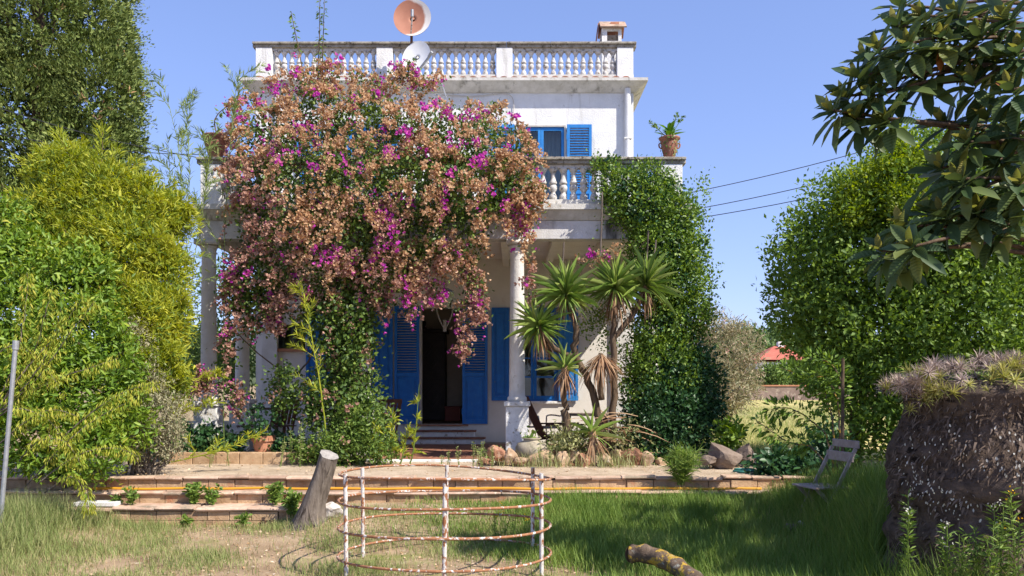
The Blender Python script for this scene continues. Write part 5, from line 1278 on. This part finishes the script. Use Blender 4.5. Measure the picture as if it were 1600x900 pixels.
cane('arching_cane', 'thin yellow leafy cane arching low over the gravel path', 'bamboo', [[P(215, 733, 11.0), P(300, 715, 11.0), P(350, 702, 11.0), P(418, 672, 11.0)]], LEAF['yellow'], LEAF['yellow'], 150, .10, .015, 9)
cane('arching_cane', 'thin yellow leafy cane reaching across the left porch pedestal', 'bamboo', [[P(240, 690, 11.0), P(270, 655, 11.0), P(300, 640, 11.0), P(345, 628, 11.0)], [P(230, 640, 11.0), P(280, 600, 11.0), P(320, 590, 11.1), P(352, 586, 11.1)]], LEAF['yellow'], LEAF['yellow'], 170, .09, .014, 7)
cane('bamboo_shoot', 'young yellow shoots growing beside the doorstep', 'bamboo', [[P(610, 725, 11.9), P(615, 690, 11.9), P(612, 640, 11.9)], [P(640, 728, 11.9), P(648, 690, 11.9), P(655, 600, 11.9)], [P(600, 725, 11.8), P(590, 700, 11.8), P(585, 660, 11.8)], [P(625, 727, 11.9), P(632, 700, 11.9), P(640, 660, 11.9)]], LEAF['yellow'], LEAF['weed'], 90, .09, .016, 5)
t = thing('border_shrub', P(560, 722, 11.9), 'low flowering green shrub at the foot of the blossoming climber', 'shrub')
foliage('foliage', [blob(520, 698, 11.9, 26, 28, .25), blob(560, 672, 11.95, 34, 42, .25), blob(590, 695, 11.85, 26, 30, .25), blob(480, 708, 12.0, 22, 20, .2)], 330, 11, .07, .055, .022, LEAF['weed'], t, 'diamond', lo=.3, hi=1.2, keep=.2, amp=.35, fr=4)
t = thing('border_shrub', P(300, 705, 12.5), 'dark green leafy plant filling the bed at the left pedestal', 'shrub')
foliage('foliage', [blob(270, 690, 12.6, 30, 30, .3), blob(310, 690, 12.55, 34, 24, .25), blob(350, 698, 12.55, 30, 18, .2), blob(440, 702, 12.5, 24, 22, .2)], 330, 10, .06, .07, .055, LEAF['ivydark'], t, 'oval', lo=.4, keep=.3, zmin=.45)
t = thing('backdrop_tree', (X(365, 24), 24, .46), 'leafy green tree behind the left porch columns', 'tree')
m = MB(); limb(m, [(X(365, 24), 24, .4), (X(368, 24), 24, 3)], .14, .06); m.build('trunk', MT['bark'], t)
foliage('crown', [blob(350, 470, 24, 50, 70), blob(380, 560, 24, 60, 60), blob(330, 580, 24, 50, 60), blob(250, 560, 25, 70, 80)], 700, 12, .18, .14, .06, LEAF['farbush'], t, lo=.5, keep=.4)

# ------------------------------------------------------------------ right: hedge, creeper, loquat, palm stump
t = thing('hedge', (X(1420, 11.4), 11.4, .46), 'tall dense shaded hedge of rounded leaves beside the field', 'hedge')
HB = [blob(1262, 400, 12.2, 58, 66, .9), blob(1255, 470, 12.2, 52, 62, .9), blob(1310, 345, 12.2, 62, 66, 1.), blob(1370, 320, 12.0, 70, 74, 1.), blob(1330, 430, 11.9, 84, 84, 1.), blob(1420, 400, 11.7, 96, 110, 1.1), blob(1300, 520, 11.9, 70, 62, .9), blob(1380, 520, 11.6, 90, 80, 1.), blob(1480, 480, 11.4, 100, 120, 1.1), blob(1440, 290, 11.9, 80, 90, 1.1), blob(1540, 330, 11.6, 110, 130, 1.2), blob(1340, 600, 11.6, 66, 56, .8), blob(1430, 610, 11.3, 96, 76, .9), blob(1560, 560, 11.0, 110, 130, 1.), blob(1390, 670, 11.2, 70, 50, .7), blob(1490, 680, 10.8, 90, 60, .7), blob(1640, 400, 11.4, 110, 240, 1.2), blob(1295, 465, 12.9, 70, 120, .8), blob(1420, 400, 13.2, 140, 190, .9), blob(1560, 420, 13, 150, 220, .9)]
m = MB()
for k in range(9):
    x = rng.uniform(1290, 1560)
    limb(m, [(X(x, 11.9), 11.9, .4), P(x + rng.uniform(-20, 20), 560, 11.9), P(x + rng.uniform(-40, 40), 400, 12)], .07, .02)
m.build('trunk', MT['bark'], t)
foliage('small_foliage', HB, 3000, 13, .07, .055, .028, LEAF['hedge'], t, 'diamond', lo=.7, hi=1.05, keep=.7, out=.6, zmin=.45, amp=.15, fr=2.0)
foliage('foliage', HB, 4600, 12, .085, .080, .040, LEAF['hedge'], t, 'diamond', lo=.76, hi=1.06, keep=.70, out=.6, zmin=.45, amp=.15, fr=2.0)
foliage('inner_foliage', HB, 2400, 13, .10, .10, .055, LEAF['hedge'], t, 'diamond', lo=.3, hi=.72, keep=0, zmin=.45)
t = thing('creeper', P(1395, 300, 11.0), 'bright yellow green creeper topping the hedge', 'climber')
foliage('foliage', [blob(1400, 240, 11.6, 30, 32, .3), blob(1425, 265, 11.4, 34, 34, .3), blob(1385, 280, 11.4, 34, 34, .3), blob(1345, 300, 11.6, 34, 34, .3), blob(1325, 335, 11.5, 24, 24, .3), blob(1420, 320, 11.1, 34, 30, .3), blob(1400, 215, 11.7, 14, 20, .2)], 560, 13, .06, .06, .034, LEAF['creeper'], t, lo=.55, keep=.35)
MB().tube(curve([P(1450, 520, 11.4), P(1420, 380, 11.5), P(1405, 260, 11.6), P(1403, 205, 11.7)], 6), .012, 6).build('stem', MT['bark'], t)
t = thing('leaning_vine', P(1306, 735, 9.6), 'pale leafed vine leaning over the wooden stake toward the field', 'climber')
m = MB(); lv = Leaves()
for pth in ([P(1306, 745, 9.3), P(1300, 660, 9.4), P(1280, 600, 9.6), P(1220, 575, 9.8)], [P(1308, 745, 9.3), P(1310, 640, 9.4), P(1290, 590, 9.5), P(1250, 600, 9.6)], [P(1304, 745, 9.3), P(1290, 680, 9.4), P(1240, 640, 9.6), P(1205, 640, 9.7)], [P(1312, 745, 9.3), P(1318, 620, 9.3), P(1300, 570, 9.4), P(1262, 560, 9.6)], [P(1300, 745, 9.3), P(1270, 700, 9.4), P(1230, 690, 9.6), P(1180, 655, 9.6)]):
    q = limb(m, pth, .014, .004, 6, 8, .012); leaves_along(lv, q, 260, .085, .03, side=1, fwd=.3, drop=.2, t0=.35, spread=.09)
m.build('stem', MT['lichenbark'], t); lv.build('foliage', LEAF['hedge'], t)
t = thing('shade_shrub', P(1235, 742, 10.8), 'dark broad leaved shrub at the right end of the garden steps', 'shrub')
foliage('foliage', [blob(1225, 728, 10.9, 32, 20, .3), blob(1262, 730, 10.7, 38, 24, .3), blob(1205, 735, 10.75, 28, 18, .25), blob(1295, 700, 10.9, 22, 34, .3)], 330, 9, .07, .085, .05, LEAF['ivydark'], t, 'oval', lo=.45, keep=.35)
t = thing('potted_shrub', P(1144, 695, 11.9), 'small leafy bush growing behind the brown rocks by the field', 'shrub')
foliage('foliage', [blob(1142, 676, 12.0, 19, 15, .18), blob(1130, 690, 12.0, 10, 9, .12)], 60, 9, .05, .085, .045, LEAF['laurel'], t, 'oval', lo=.4, keep=.3)

LQ = thing('loquat_tree', (4.6, 6.6, .25), 'loquat tree with big ribbed dark leaves overhanging the hedge', 'tree')
m = MB()
tr0 = Vector((4.95, 6.9, .2)); fork = Vector((4.75, 6.7, 2.6))
limb(m, [tr0, Vector((4.85, 6.8, 1.4)), fork, Vector((5.0, 6.5, 4.2)), Vector((5.3, 6.3, 5.4))], .15, .06, 10)
ros = []
for (x, y, d) in [(1300, 172, 6.2), (1322, 150, 6.3), (1340, 118, 6.2), (1372, 78, 6.2), (1352, 92, 6.4), (1400, 40, 6.3), (1420, 72, 6.1), (1445, 25, 6.3), (1470, 60, 6.2), (1405, 5, 6.4), (1495, 25, 6.2), (1530, 55, 6.0), (1572, 30, 6.0), (1590, 82, 5.9), (1552, 92, 6.2), (1365, 150, 6.1), (1338, 185, 6.2), (1385, 185, 6.2), (1400, 125, 6.3), (1440, 120, 6.2), (1520, 130, 6.1), (1580, 140, 6.0), (1475, 190, 6.3), (1540, 185, 6.2), (1590, 205, 6.0),
                  (1512, 222, 6.1), (1560, 245, 6.1), (1470, 262, 6.2), (1500, 280, 6.1), (1590, 290, 6.0), (1535, 295, 6.2), (1450, 330, 6.2), (1412, 352, 6.2), (1475, 335, 6.1), (1528, 330, 6.0), (1572, 338, 6.0), (1378, 392, 6.1), (1425, 385, 6.0), (1405, 405, 6.2), (1548, 362, 6.1), (1500, 310, 6.3), (1440, 370, 6.3), (1460, 95, 6.4), (1600, 245, 6.3), (1510, 85, 6.4), (1480, 5, 6.4), (1550, 5, 6.3)]:
    ros.append(P(x, y, d + rng.uniform(-.12, .12)))
hubs = [Vector((4.75, 6.7, 2.6)), Vector((4.85, 6.6, 3.3)), Vector((5.0, 6.5, 4.1))]
for c in ros:
    h_ = min(hubs, key=lambda q: abs(q.z - c.z) + .2 * (q - c).length)
    mid = h_.lerp(c, .55) + Vector((0, 0, .12 + random.uniform(-.1, .1)))
    limb(m, [h_, mid, c], .024, .010, 6, 6, .015)
m.build('trunk', MT['bark'], LQ, smooth=True)
LST = [(0, .05), (.10, .16), (.3, .42), (.52, .5), (.75, .42), (.9, .2), (1, .01)]
lq = [big_leaf('loquat_leaf', LEAF['loquat'], LST, .22, d_) for d_ in (.10, .22, .34)]
lqn = [big_leaf('loquat_young_leaf', LEAF['loquatnew'], LST, .3, .08)]
lqd = [big_leaf('loquat_dead_leaf', LEAF['loquatdry'], LST, .25, .2)]
count = 0; lvx = Leaves(); lvy = Leaves()
def loquat_rosette(c, single):
    global count
    ln = (Vector(c) - Vector((4.9, 6.6, c.z - .9))).normalized() + Vector((random.uniform(-.3, .3), random.uniform(-.6, .1), .5)); ln.normalize()
    e1 = ln.orthogonal().normalized(); e2 = ln.cross(e1)
    n = random.randint(15, 20)
    for k in range(n):
        a = k * 2.39996; q = k / n
        ph = R(18) + q * R(112) * random.uniform(.85, 1.1)
        rd_ = e1 * math.cos(a) + e2 * math.sin(a)
        ax = ln * math.cos(ph) + rd_ * math.sin(ph) + Vector((0, 0, -.45 * q)); ax.normalize()
        nr = ln * math.sin(ph) - rd_ * math.cos(ph) + Vector((0, 0, .2))
        l = random.uniform(.12, .16) if q < .16 else random.uniform(.19, .29)
        wd_ = l * random.uniform(.34, .43)
        p = c - ln * (.10 * q) + Vector((random.uniform(-.01, .01),) * 3)
        if single and count < 300 and (q < .2 or random.random() < .55):
            me = random.choice(lqn) if q < .13 else (random.choice(lqd) if random.random() < .012 else random.choice(lq))
            set_leaf(me, LQ, p, ax, nr, l, wd_); count += 1
        else:
            (lvy if q < .10 else lvx).add([p], ax, nr, l, wd_)
order = sorted(ros, key=lambda c: c.y)
for c in order: loquat_rosette(c, True)
for k in range(120):   # unseen rest of the crown past the frame edge, extended to shade lawn and hedge
    c = Vector((6.2 + rng.normal() * .8, 6.5 + rng.normal() * .65, 3.9 + rng.normal() * .85))
    if c.x / c.y * 1300 + 800 < 1600 + 30: continue
    loquat_rosette(c, False)
lvx.build('crown', LEAF['loquatfar'], LQ, 'oval'); lvy.build('young_crown', LEAF['brom'], LQ, 'oval')

# palm stump with air plants
PS = thing('palm_stump', (X(1550, 6.5), 6.5, .2), 'massive dark palm stump with spiky air plants growing on top', 'stump')
sx, sy = PS.location.x, 6.5
prof_s = [(.80, -.2), (.77, .2), (.74, .45), (.74, .65), (.80, .85), (.80, 1.0), (.74, 1.15), (.68, 1.28), (.61, 1.40), (.60, 1.50), (.62, 1.60), (.55, 1.66), (.2, 1.70)]
m = MB(); nn = 72
fine = []
for i in range(len(prof_s) - 1):
    for k in range(4):
        q = k / 4; fine.append((prof_s[i][0] * (1 - q) + prof_s[i + 1][0] * q, prof_s[i][1] * (1 - q) + prof_s[i + 1][1] * q))
fine.append(prof_s[-1])
def srad(a, z): return 1 + .05 * math.copysign(abs(mnoise.noise(Vector((a * .8, 0, z * 5)))) ** .5, mnoise.noise(Vector((a * .8, 0, z * 5)))) + .13 * mnoise.noise(Vector((math.cos(a) * 1.5, math.sin(a) * 1.5, z * 1.6))) + .06 * mnoise.noise(Vector((math.cos(a) * 6, math.sin(a) * 6, z * 6))) + .02 * mnoise.noise(Vector((math.cos(a) * 20, math.sin(a) * 20, z * 12)))
m.lathe(fine, (sx, sy, 0), nn, srad)
MT['palm'] = wmat('palm_bark', (0.042, 0.031, 0.025), (0.135, 0.10, 0.078), 9, .95, 1.0, 26, ((0.16, 0.11, 0.075), .58, .1, 7, (1, 1, 3)), ((0.015, .011, .009), .58, .08, 6, (1, 1, 2.5)), .1)
m.build('trunk', MT['palm'], PS, smooth=True)
lv = Leaves(); sp = Leaves()
for k in range(4200):
    a = rng.uniform(-math.pi, math.pi * .15) ; i = rng.integers(0, len(fine) - 3); r_, z = fine[i]
    z += rng.uniform(-.03, .03); rr = r_ * srad(a, z)
    lv.add([[sx + rr * math.cos(a), sy + rr * math.sin(a), z]], [math.cos(a) * .5 + rng.normal() * .25, math.sin(a) * .5 + rng.normal() * .25, rng.normal() * .3 - .6], [math.cos(a), math.sin(a), .3], rng.uniform(.03, .08), rng.uniform(.008, .02))
for k in range(520):
    a = rng.uniform(-math.pi * .95, -.1); z = .98 + rng.normal() * .07 + .16 * math.sin(a * 3.5 + .6) if rng.random() < .75 else 1.2 + rng.normal() * .1
    rr = np.interp(z, [p[1] for p in prof_s[:-1]], [p[0] for p in prof_s[:-1]]) * srad(a, z) + .014
    sp.add([[sx + rr * math.cos(a), sy + rr * math.sin(a), z]], [rng.normal() * .3, rng.normal() * .3, 1], [math.cos(a), math.sin(a), .1], rng.uniform(.012, .032), rng.uniform(.008, .016))
lv.build('fibre', LEAF['fibre'], PS, 'blade'); sp.build('lichen_speck', LEAF['whiteflower'], PS, 'oval')
def spiky(n, l, wd, mat, spread):
    lv = Leaves()
    for k in range(n):
        a = k * 2.39996; ph = (k / n) ** .7 * spread
        lv.add([[0, 0, 0]], [math.sin(ph) * math.cos(a), math.sin(ph) * math.sin(a), math.cos(ph)], [-math.cos(ph) * math.cos(a), -math.cos(ph) * math.sin(a), math.sin(ph) + .1], l * rng.uniform(.8, 1.1), wd)
    o = lv.build('air_plant', mat, None, 'blade', kind=None, org=Vector((0, 0, 0)))
    me = o.data; bpy.data.objects.remove(o); return me
ap = [spiky(30, .13, .012, LEAF['brom'], R(105)) for _ in range(3)]; apd = [spiky(34, .13, .010, LEAF['bromdry'], R(120)) for _ in range(2)]
for k in range(250):
    a = rng.uniform(-math.pi, math.pi); rr = .78 * math.sqrt(rng.random())
    z = 1.70 + .14 * (1 - (rr / .8) ** 2) + rng.normal() * .02
    if rr > .52: z -= .10 * (rr - .52) / .26
    fr = math.sin(a) * rr
    put('air_plant', (ap if (fr < -.36 and k % 3) or k % 9 == 0 else apd)[k % 2], PS, (sx + .1 + rr * math.cos(a) * 1.15, sy + rr * math.sin(a), z), (rng.normal() * .35 - .25, rng.normal() * .35, rng.uniform(0, 6)), (rng.uniform(.45, .95),) * 3)
for k in range(26):
    put('air_plant', (ap if k % 2 else apd)[k % 2], PS, (X(1432, 6.3) + rng.normal() * .08, 6.25 + rng.normal() * .1, 1.68 + rng.normal() * .06 - .03 * (k % 3)), (rng.normal() * .5 - .3, rng.normal() * .4 - .3, rng.uniform(0, 6)), (rng.uniform(.6, 1.0),) * 3)

# ------------------------------------------------------------------ beyond: field wall, oleander, far house, hill with pines
t = thing('field_wall', (X(1200, 61.8), 61.8, .46), 'low brown stone wall along the far end of the field', 'wall')
MT['fieldwall'] = wmat('field_stone_wall', (0.16, 0.115, 0.095), (0.30, 0.22, 0.18), 1.6, .95, .6, 6, ((0.42, .34, .27), .56, .1, 2.5, (1, 1, 1)))
MB().box(9, 60, 61.8, 62.25, .4, 1.50).build('masonry', MT['fieldwall'], t)
MB().box(9, 60, 61.74, 62.3, 1.502, 1.60).build('coping', MT['terra'], t)
t = thing('oleander', (X(1135, 24), 24, .46), 'pale dusty oleander bush with a few pink flowers beside the field', 'shrub')
OL = [blob(1120, 545, 24, 34, 50), blob(1150, 550, 24, 36, 52), blob(1135, 595, 23.6, 44, 48), blob(1160, 600, 24, 26, 36), blob(1118, 630, 23.6, 30, 30), blob(1105, 510, 24, 24, 26)]
m = MB()
for c, s_ in OL: limb(m, [(X(1135, 24), 24, .4), Vector(c)], .04, .01)
m.build('stem', MT['bark'], t)
foliage('foliage', OL, 900, 12, .12, .15, .03, LEAF['oleander'], t, lo=.6, hi=1.1, keep=.6, zmin=.46); foliage('flower', OL, 30, 4, .05, .06, .05, LEAF['pink'], t, lo=.95, hi=1.08, keep=.7)
for i, (px, py, d, r_, lab) in enumerate([(1205, 590, 64, 22, 'round dark green bush behind the field wall below the red roof'), (1235, 585, 65, 24, 'bright green bush behind the field wall beside the hedge'), (1175, 597, 66, 16, 'small green bush behind the field wall next to the oleander'), (1275, 588, 66, 30, 'broad green bush behind the field wall hidden by the hedge')]):
    t = thing('field_bush', (X(px, d), d, .46), lab, 'shrub', 'bushes behind the field wall')
    foliage('foliage', [blob(px, py, d, r_, r_ * .9), blob(px + r_ * .7, py + 8, d, r_ * .7, r_ * .6), blob(px - r_ * .6, py + 8, d, r_ * .7, r_ * .6)], 420, 12, .16, .24, .12, LEAF['farbush'], t, lo=.6, hi=1.0, keep=.5)
t = thing('far_house', (X(1222, 95), 98, .8), 'distant house with a low red tiled roof beyond the bushes', 'house')
x0, x1 = X(1184, 95), X(1262, 95)
MB().box(x0 + .4, x1 - .4, 95.4, 102, .5, Z(566, 95)).build('wall', MT['plaster'], t)
MT['farroof'] = wmat('far_red_roof', (0.36, 0.10, 0.07), (0.46, 0.15, 0.10), 2, .9, .3, 12)
xm = (x0 + x1) / 2
MB().add([(x0, 95, Z(562, 95)), (x1, 95, Z(562, 95)), (x1, 103, Z(562, 95)), (x0, 103, Z(562, 95)), (x0 + 3.2, 99, Z(540, 99)), (x1 - 1.2, 99, Z(540, 99))], [(0, 1, 5, 4), (1, 2, 5), (2, 3, 4, 5), (3, 0, 4), (0, 3, 2, 1)]).build('roof', MT['farroof'], t)
MB().box(x1 - 2.2, x1 - 1.5, 98.6, 99.3, Z(556, 99), Z(534, 99)).build('chimney', MT['plaster'], t)
hx = np.linspace(-260, 420, 60); hy = np.linspace(120, 420, 16)
MT['hill'] = wmat('scrub_hill', (0.05, 0.07, 0.025), (0.11, 0.13, 0.05), .05, .95, .4, 2)
m = MB(); m.add([(x, y, .9 + 15 * sstep(y, 130, 330) * (1 + .35 * mnoise.noise(Vector((x * .012, y * .012, 2)))) ) for y in hy for x in hx], [(j * 60 + i, j * 60 + i + 1, (j + 1) * 60 + i + 1, (j + 1) * 60 + i) for j in range(15) for i in range(59)])
tag(m.build('hill', MT['hill'], None, True), kind='structure')
lv = Leaves()
for k in range(420):
    y = rng.uniform(125, 300); x = rng.uniform(-.75, .9) * y
    if not (X(1100, y) < x < X(1300, y)) and rng.random() < .5: continue
    z = .9 + 15 * sstep(y, 130, 330); h_ = rng.uniform(5, 8); r_ = rng.uniform(2.5, 4.2)
    cp, cn = shell([(np.array([x, y, z + h_ * .7]), np.array([r_, r_, h_ * .35]))], 26, .8, 1.05, 0)
    clumps(lv, cp, cn, 5, .7, 1.5, .9)
tag(lv.build('pine_wood', LEAF['pine'], None, 'diamond'), 'dark green wood on the far hill', 'wood', kind='stuff')

# ------------------------------------------------------------------ small plants
def weed(px, d, z0, h, n, label, mat, l, wd, group=None, flower=None, tpl='diamond', spread=.3, name='weed', cat='weed'):
    c = Vector((X(px, d), d, z0))
    t = thing(name, c, label, cat, group)
    lv = Leaves(); fl = Leaves(); m = MB()
    for k in range(n):
        a = rng.uniform(0, 6.28); s_ = rng.uniform(0, spread)
        tip = c + Vector((math.cos(a) * s_ * h * 1.4, math.sin(a) * s_ * h * 1.2, h * rng.uniform(.65, 1.1)))
        pth = curve([c + Vector((rng.normal() * .02, rng.normal() * .02, 0)), c.lerp(tip, .5) + Vector((0, 0, h * .08)), tip], 4)
        m.tube(pth, .003, 5); leaves_along(lv, pth, max(8, int(h * 70)), l, wd, side=1, fwd=.35, t0=.15)
        if flower:
            for q in range(5): fl.add([np.array(tip) + rng.normal(size=3) * .012], rnd_dirs(1)[0] + np.array([0, 0, .4]), rnd_dirs(1)[0], .018, .014)
    m.build('stem', LEAF['weed'], t); lv.build('foliage', mat, t, tpl)
    if flower: fl.build('flower', flower, t, 'oval')
G1 = 'weeds rooted in the garden steps'
for px, d, z0, h, n, lab in [(303, 10.05, .21, .24, 16, 'bushy green weed on the lowest garden step'), (330, 10.05, .21, .20, 10, 'low leafy weed beside the bushiest one on the lowest step'), (204, 10.0, .21, .20, 7, 'upright green weed on the lowest step right of the pale slab'), (430, 10.0, .21, .24, 14, 'leafy green weed left of the dead stump'), (458, 9.75, .10, .30, 16, 'tall leafy weed hugging the dead stump'), (380, 9.65, .02, .12, 8, 'small leafy weed at the base of the brick step front'), (183, 10.0, .21, .12, 5, 'tiny green weed behind the pale slab'), (290, 9.66, .02, .10, 6, 'seedling below the brick step front')]:
    weed(px, d, z0, h, n, lab, LEAF['weed'], .06, .032, G1, None, 'oval', .5)
for px, h in [(700, .22), (715, .28), (740, .33), (752, .36), (768, .30), (780, .34), (845, .36), (860, .30), (440, .42), (455, .50), (468, .60), (500, .55), (530, .45), (830, .32), (875, .3), (690, .2), (355, .3), (330, .4)]:
    weed(px, 11.9 + rng.uniform(-.25, .15), .50, h, 3, 'pale upright weed stalk on the gravel edge before the porch', LEAF['paleweed'], .03, .012, 'pale weed stalks on the gravel', None, 'diamond', .12, 'weed_stalk')
weed(1063, 10.3, .42, .42, 40, 'tuft of long bright grass sprouting from the steps', LEAF['grass'], .16, .008, None, None, 'grass', .45, 'grass_tuft', 'grass tuft')
for px, d, h in [(805, 8.6, .30), (790, 8.5, .26), (772, 8.6, .22), (822, 8.55, .25)]:
    weed(px, d, .10, h, 4, 'thin stalks with yellow flowers inside the hoop frame', LEAF['weed'], .03, .006, 'yellow flowers in the hoop frame', LEAF['yellowflower'], 'diamond', .35, 'flowering_weed', 'flower')
for px, d, h, lab, fm in [(1418, 6.1, .58, 'tall weed with pale seed heads left of the palm stump face', 'whiteflower'), (1565, 5.6, .62, 'tall white flowered weed in front of the palm stump', 'whiteflower'), (1590, 5.55, .72, 'tall greenish weed stalk beside the white flowered one', 'yellowflower'), (1480, 5.75, .42, 'feathery weed beside the left foot of the palm stump', 'whiteflower'), (1500, 5.6, .38, 'short leafy weed between the stalks before the palm stump', None), (1525, 5.7, .45, 'bushy green stalk at the foot of the palm stump', None), (1550, 5.5, .5, 'second leafy stalk at the foot of the palm stump', None)]:
    weed(px, d, .25, h, 4, lab, LEAF['weed'], .06, .012, 'tall weeds by the palm stump', LEAF[fm] if fm else None, 'diamond', .12)

t = thing('border_weed_bed', P(880, 728, 11.9), 'ragged pale weeds growing over the border rocks', 'weeds')
lv = Leaves()
for k in range(1500):
    px = rng.choice([rng.uniform(745, 1010), rng.normal(860, 30), rng.normal(955, 25), rng.normal(1115, 25)]); d = rng.uniform(11.6, 12.5)
    a = rng.uniform(0, 6.28); q = rng.uniform(.05, .5)
    lv.add([[X(px, d), d, .50]], [math.cos(a) * q, math.sin(a) * q, 1], [math.cos(a), math.sin(a), 0], rng.uniform(.08, .30) if px < 1020 else rng.uniform(.05, .15), .008)
lv.build('blade', LEAF['paleweed'], t, 'grass')
foliage('foliage', [blob(770, 715, 12.3, 22, 12, .15), blob(855, 705, 12.3, 24, 16, .2), blob(905, 700, 12.3, 30, 18, .2), blob(1000, 712, 12.1, 24, 14, .2)], 170, 9, .05, .05, .022, LEAF['weed'], t, lo=.3, keep=0, zmin=.5)
# ------------------------------------------------------------------ grass and litter
def turf(name, label, mat, n, xr, yr, hfun, dens, wd, tpl='grass', lean=.45):
    x = rng.uniform(*xr, n); y = yr[0] + (yr[1] - yr[0]) * rng.random(n)
    d_ = np.array([dens(a, b) for a, b in zip(x, y)])
    k = rng.random(n) < d_
    x, y = x[k], y[k]
    z = np.array([gz(a, b) for a, b in zip(x, y)]) - .01
    h = np.array([hfun(a, b) for a, b in zip(x, y)]) * rng.uniform(.45, 1.25, len(x))
    a = rng.uniform(0, 6.283, len(x)); ln = rng.uniform(.05, lean, len(x))
    ax = np.stack([np.cos(a) * ln, np.sin(a) * ln, np.ones(len(x))], 1)
    nr = np.stack([np.cos(a), np.sin(a), np.zeros(len(x))], 1)
    lv = Leaves(); lv.add(np.stack([x, y, z], 1), ax, nr, h, wd * rng.uniform(.7, 1.3, len(x)))
    return tag(lv.build(name, mat, None, tpl), label, 'grass', kind='stuff')
def n3(x, y, s, o=0.0): return mnoise.noise(Vector((x * s, y * s, o)))
def ispx(x, y): return 800 + 1300 * x / y
turf('grass', 'thick green grass on the right of the lawn', LEAF['grass'], 150000, (-1.6, 6.2), (5.6, 10.16),
     lambda x, y: .10 + .10 * sstep(x, -.2, 1.0) + .34 * sstep(x, 2.75, 3.4) * (1 - .75 * sstep(y, 8.9, 9.8)) + .10 * n3(x, y, .8, 3.) + .30 * math.exp(-((x - 3.05) ** 2 / .12 + (y - 6.7) ** 2 / .9)) + .05 * n3(x, y, 2.2),
     lambda x, y: max(.03, min(1, sstep(x + .9 * n3(x, y, .9) + .45 * (y - 8.6), -.9, .5))) * (0.9 if (x - sx) ** 2 + (y - sy) ** 2 > .7 else 0), .0065)
turf('dry_grass', 'thin pale dry grass on the left of the lawn', LEAF['drygrass'], 90000, (-6.5, 2.2), (6.9, 9.75),
     lambda x, y: .06 + .05 * n3(x, y, 1.7) + .03, lambda x, y: min(1, max(.06, .36 + 1.4 * n3(x, y, 1.1, 2.) + .4 * sstep(-x, 3.2, 4.6))) * (1 - .75 * sstep(x, -.4, 1.2)), .005)
turf('tall_grass', 'tall fine feathery grass at the left edge of the lawn', LEAF['drygrass'], 22000, (-6.4, -3.9), (7.0, 9.7),
     lambda x, y: .16 + .22 * sstep(-x, 4.2, 5.2), lambda x, y: sstep(-x + .5 * n3(x, y, 1.4), 4.0, 4.9), .005, lean=.6)
turf('straw_grass', 'scattered straw coloured grass stalks over the lawn', LEAF['straw'], 7000, (-4.5, 4.5), (6.6, 10.1), lambda x, y: .14 + .08 * sstep(x, .5, 3), lambda x, y: .5 + .6 * n3(x, y, 1.5, 5.), .0035, lean=.9)
x = rng.uniform(-6, 4.4, 3600); y = rng.uniform(6.8, 12.4, 3600)
keep = ~((y > 9.76) & (y < 10.46)) & ((y < 9.76) | (rng.random(3600) < .5)) & (np.array([n3(a, b, 1.1, 7.) for a, b in zip(x, y)]) > -.15)
x, y = x[keep], y[keep]
z = np.array([gz(a, b) if b < 10.45 else .507 for a, b in zip(x, y)]) + .006
a = rng.uniform(0, 6.28, len(x))
lv = Leaves(); lv.add(np.stack([x, y, z], 1), np.stack([np.cos(a), np.sin(a), rng.uniform(0, .5, len(x))], 1), np.stack([rng.normal(size=len(x)) * .4, rng.normal(size=len(x)) * .4, np.ones(len(x))], 1), rng.uniform(.02, .055, len(x)), rng.uniform(.012, .03, len(x)))
tag(lv.build('fallen_leaves', LEAF['litter'], None, 'diamond'), 'dry fallen leaves scattered over earth and gravel', 'leaves', kind='stuff')
# wild grass in the field
def fieldgrass():
    n = 26000
    y = 13.3 + 30 * rng.random(n) ** 1.6; x = X(1080, 1) * y + rng.random(n) * (X(1340, 1) - X(1080, 1)) * y
    k = x > 3.5; x, y = x[k], y[k]
    a = rng.uniform(0, 6.283, len(x)); ln = rng.uniform(.05, .5, len(x))
    lv = Leaves(); lv.add(np.stack([x, y, np.full(len(x), .47)], 1), np.stack([np.cos(a) * ln, np.sin(a) * ln, np.ones(len(x))], 1), np.stack([np.cos(a), np.sin(a), 0 * a], 1), rng.uniform(.05, .20, len(x)), .008)
    return tag(lv.build('field_grass', LEAF['drygrass'], None, 'grass'), 'short sunlit yellow grass on the near part of the field', 'grass', kind='stuff')
fieldgrass()
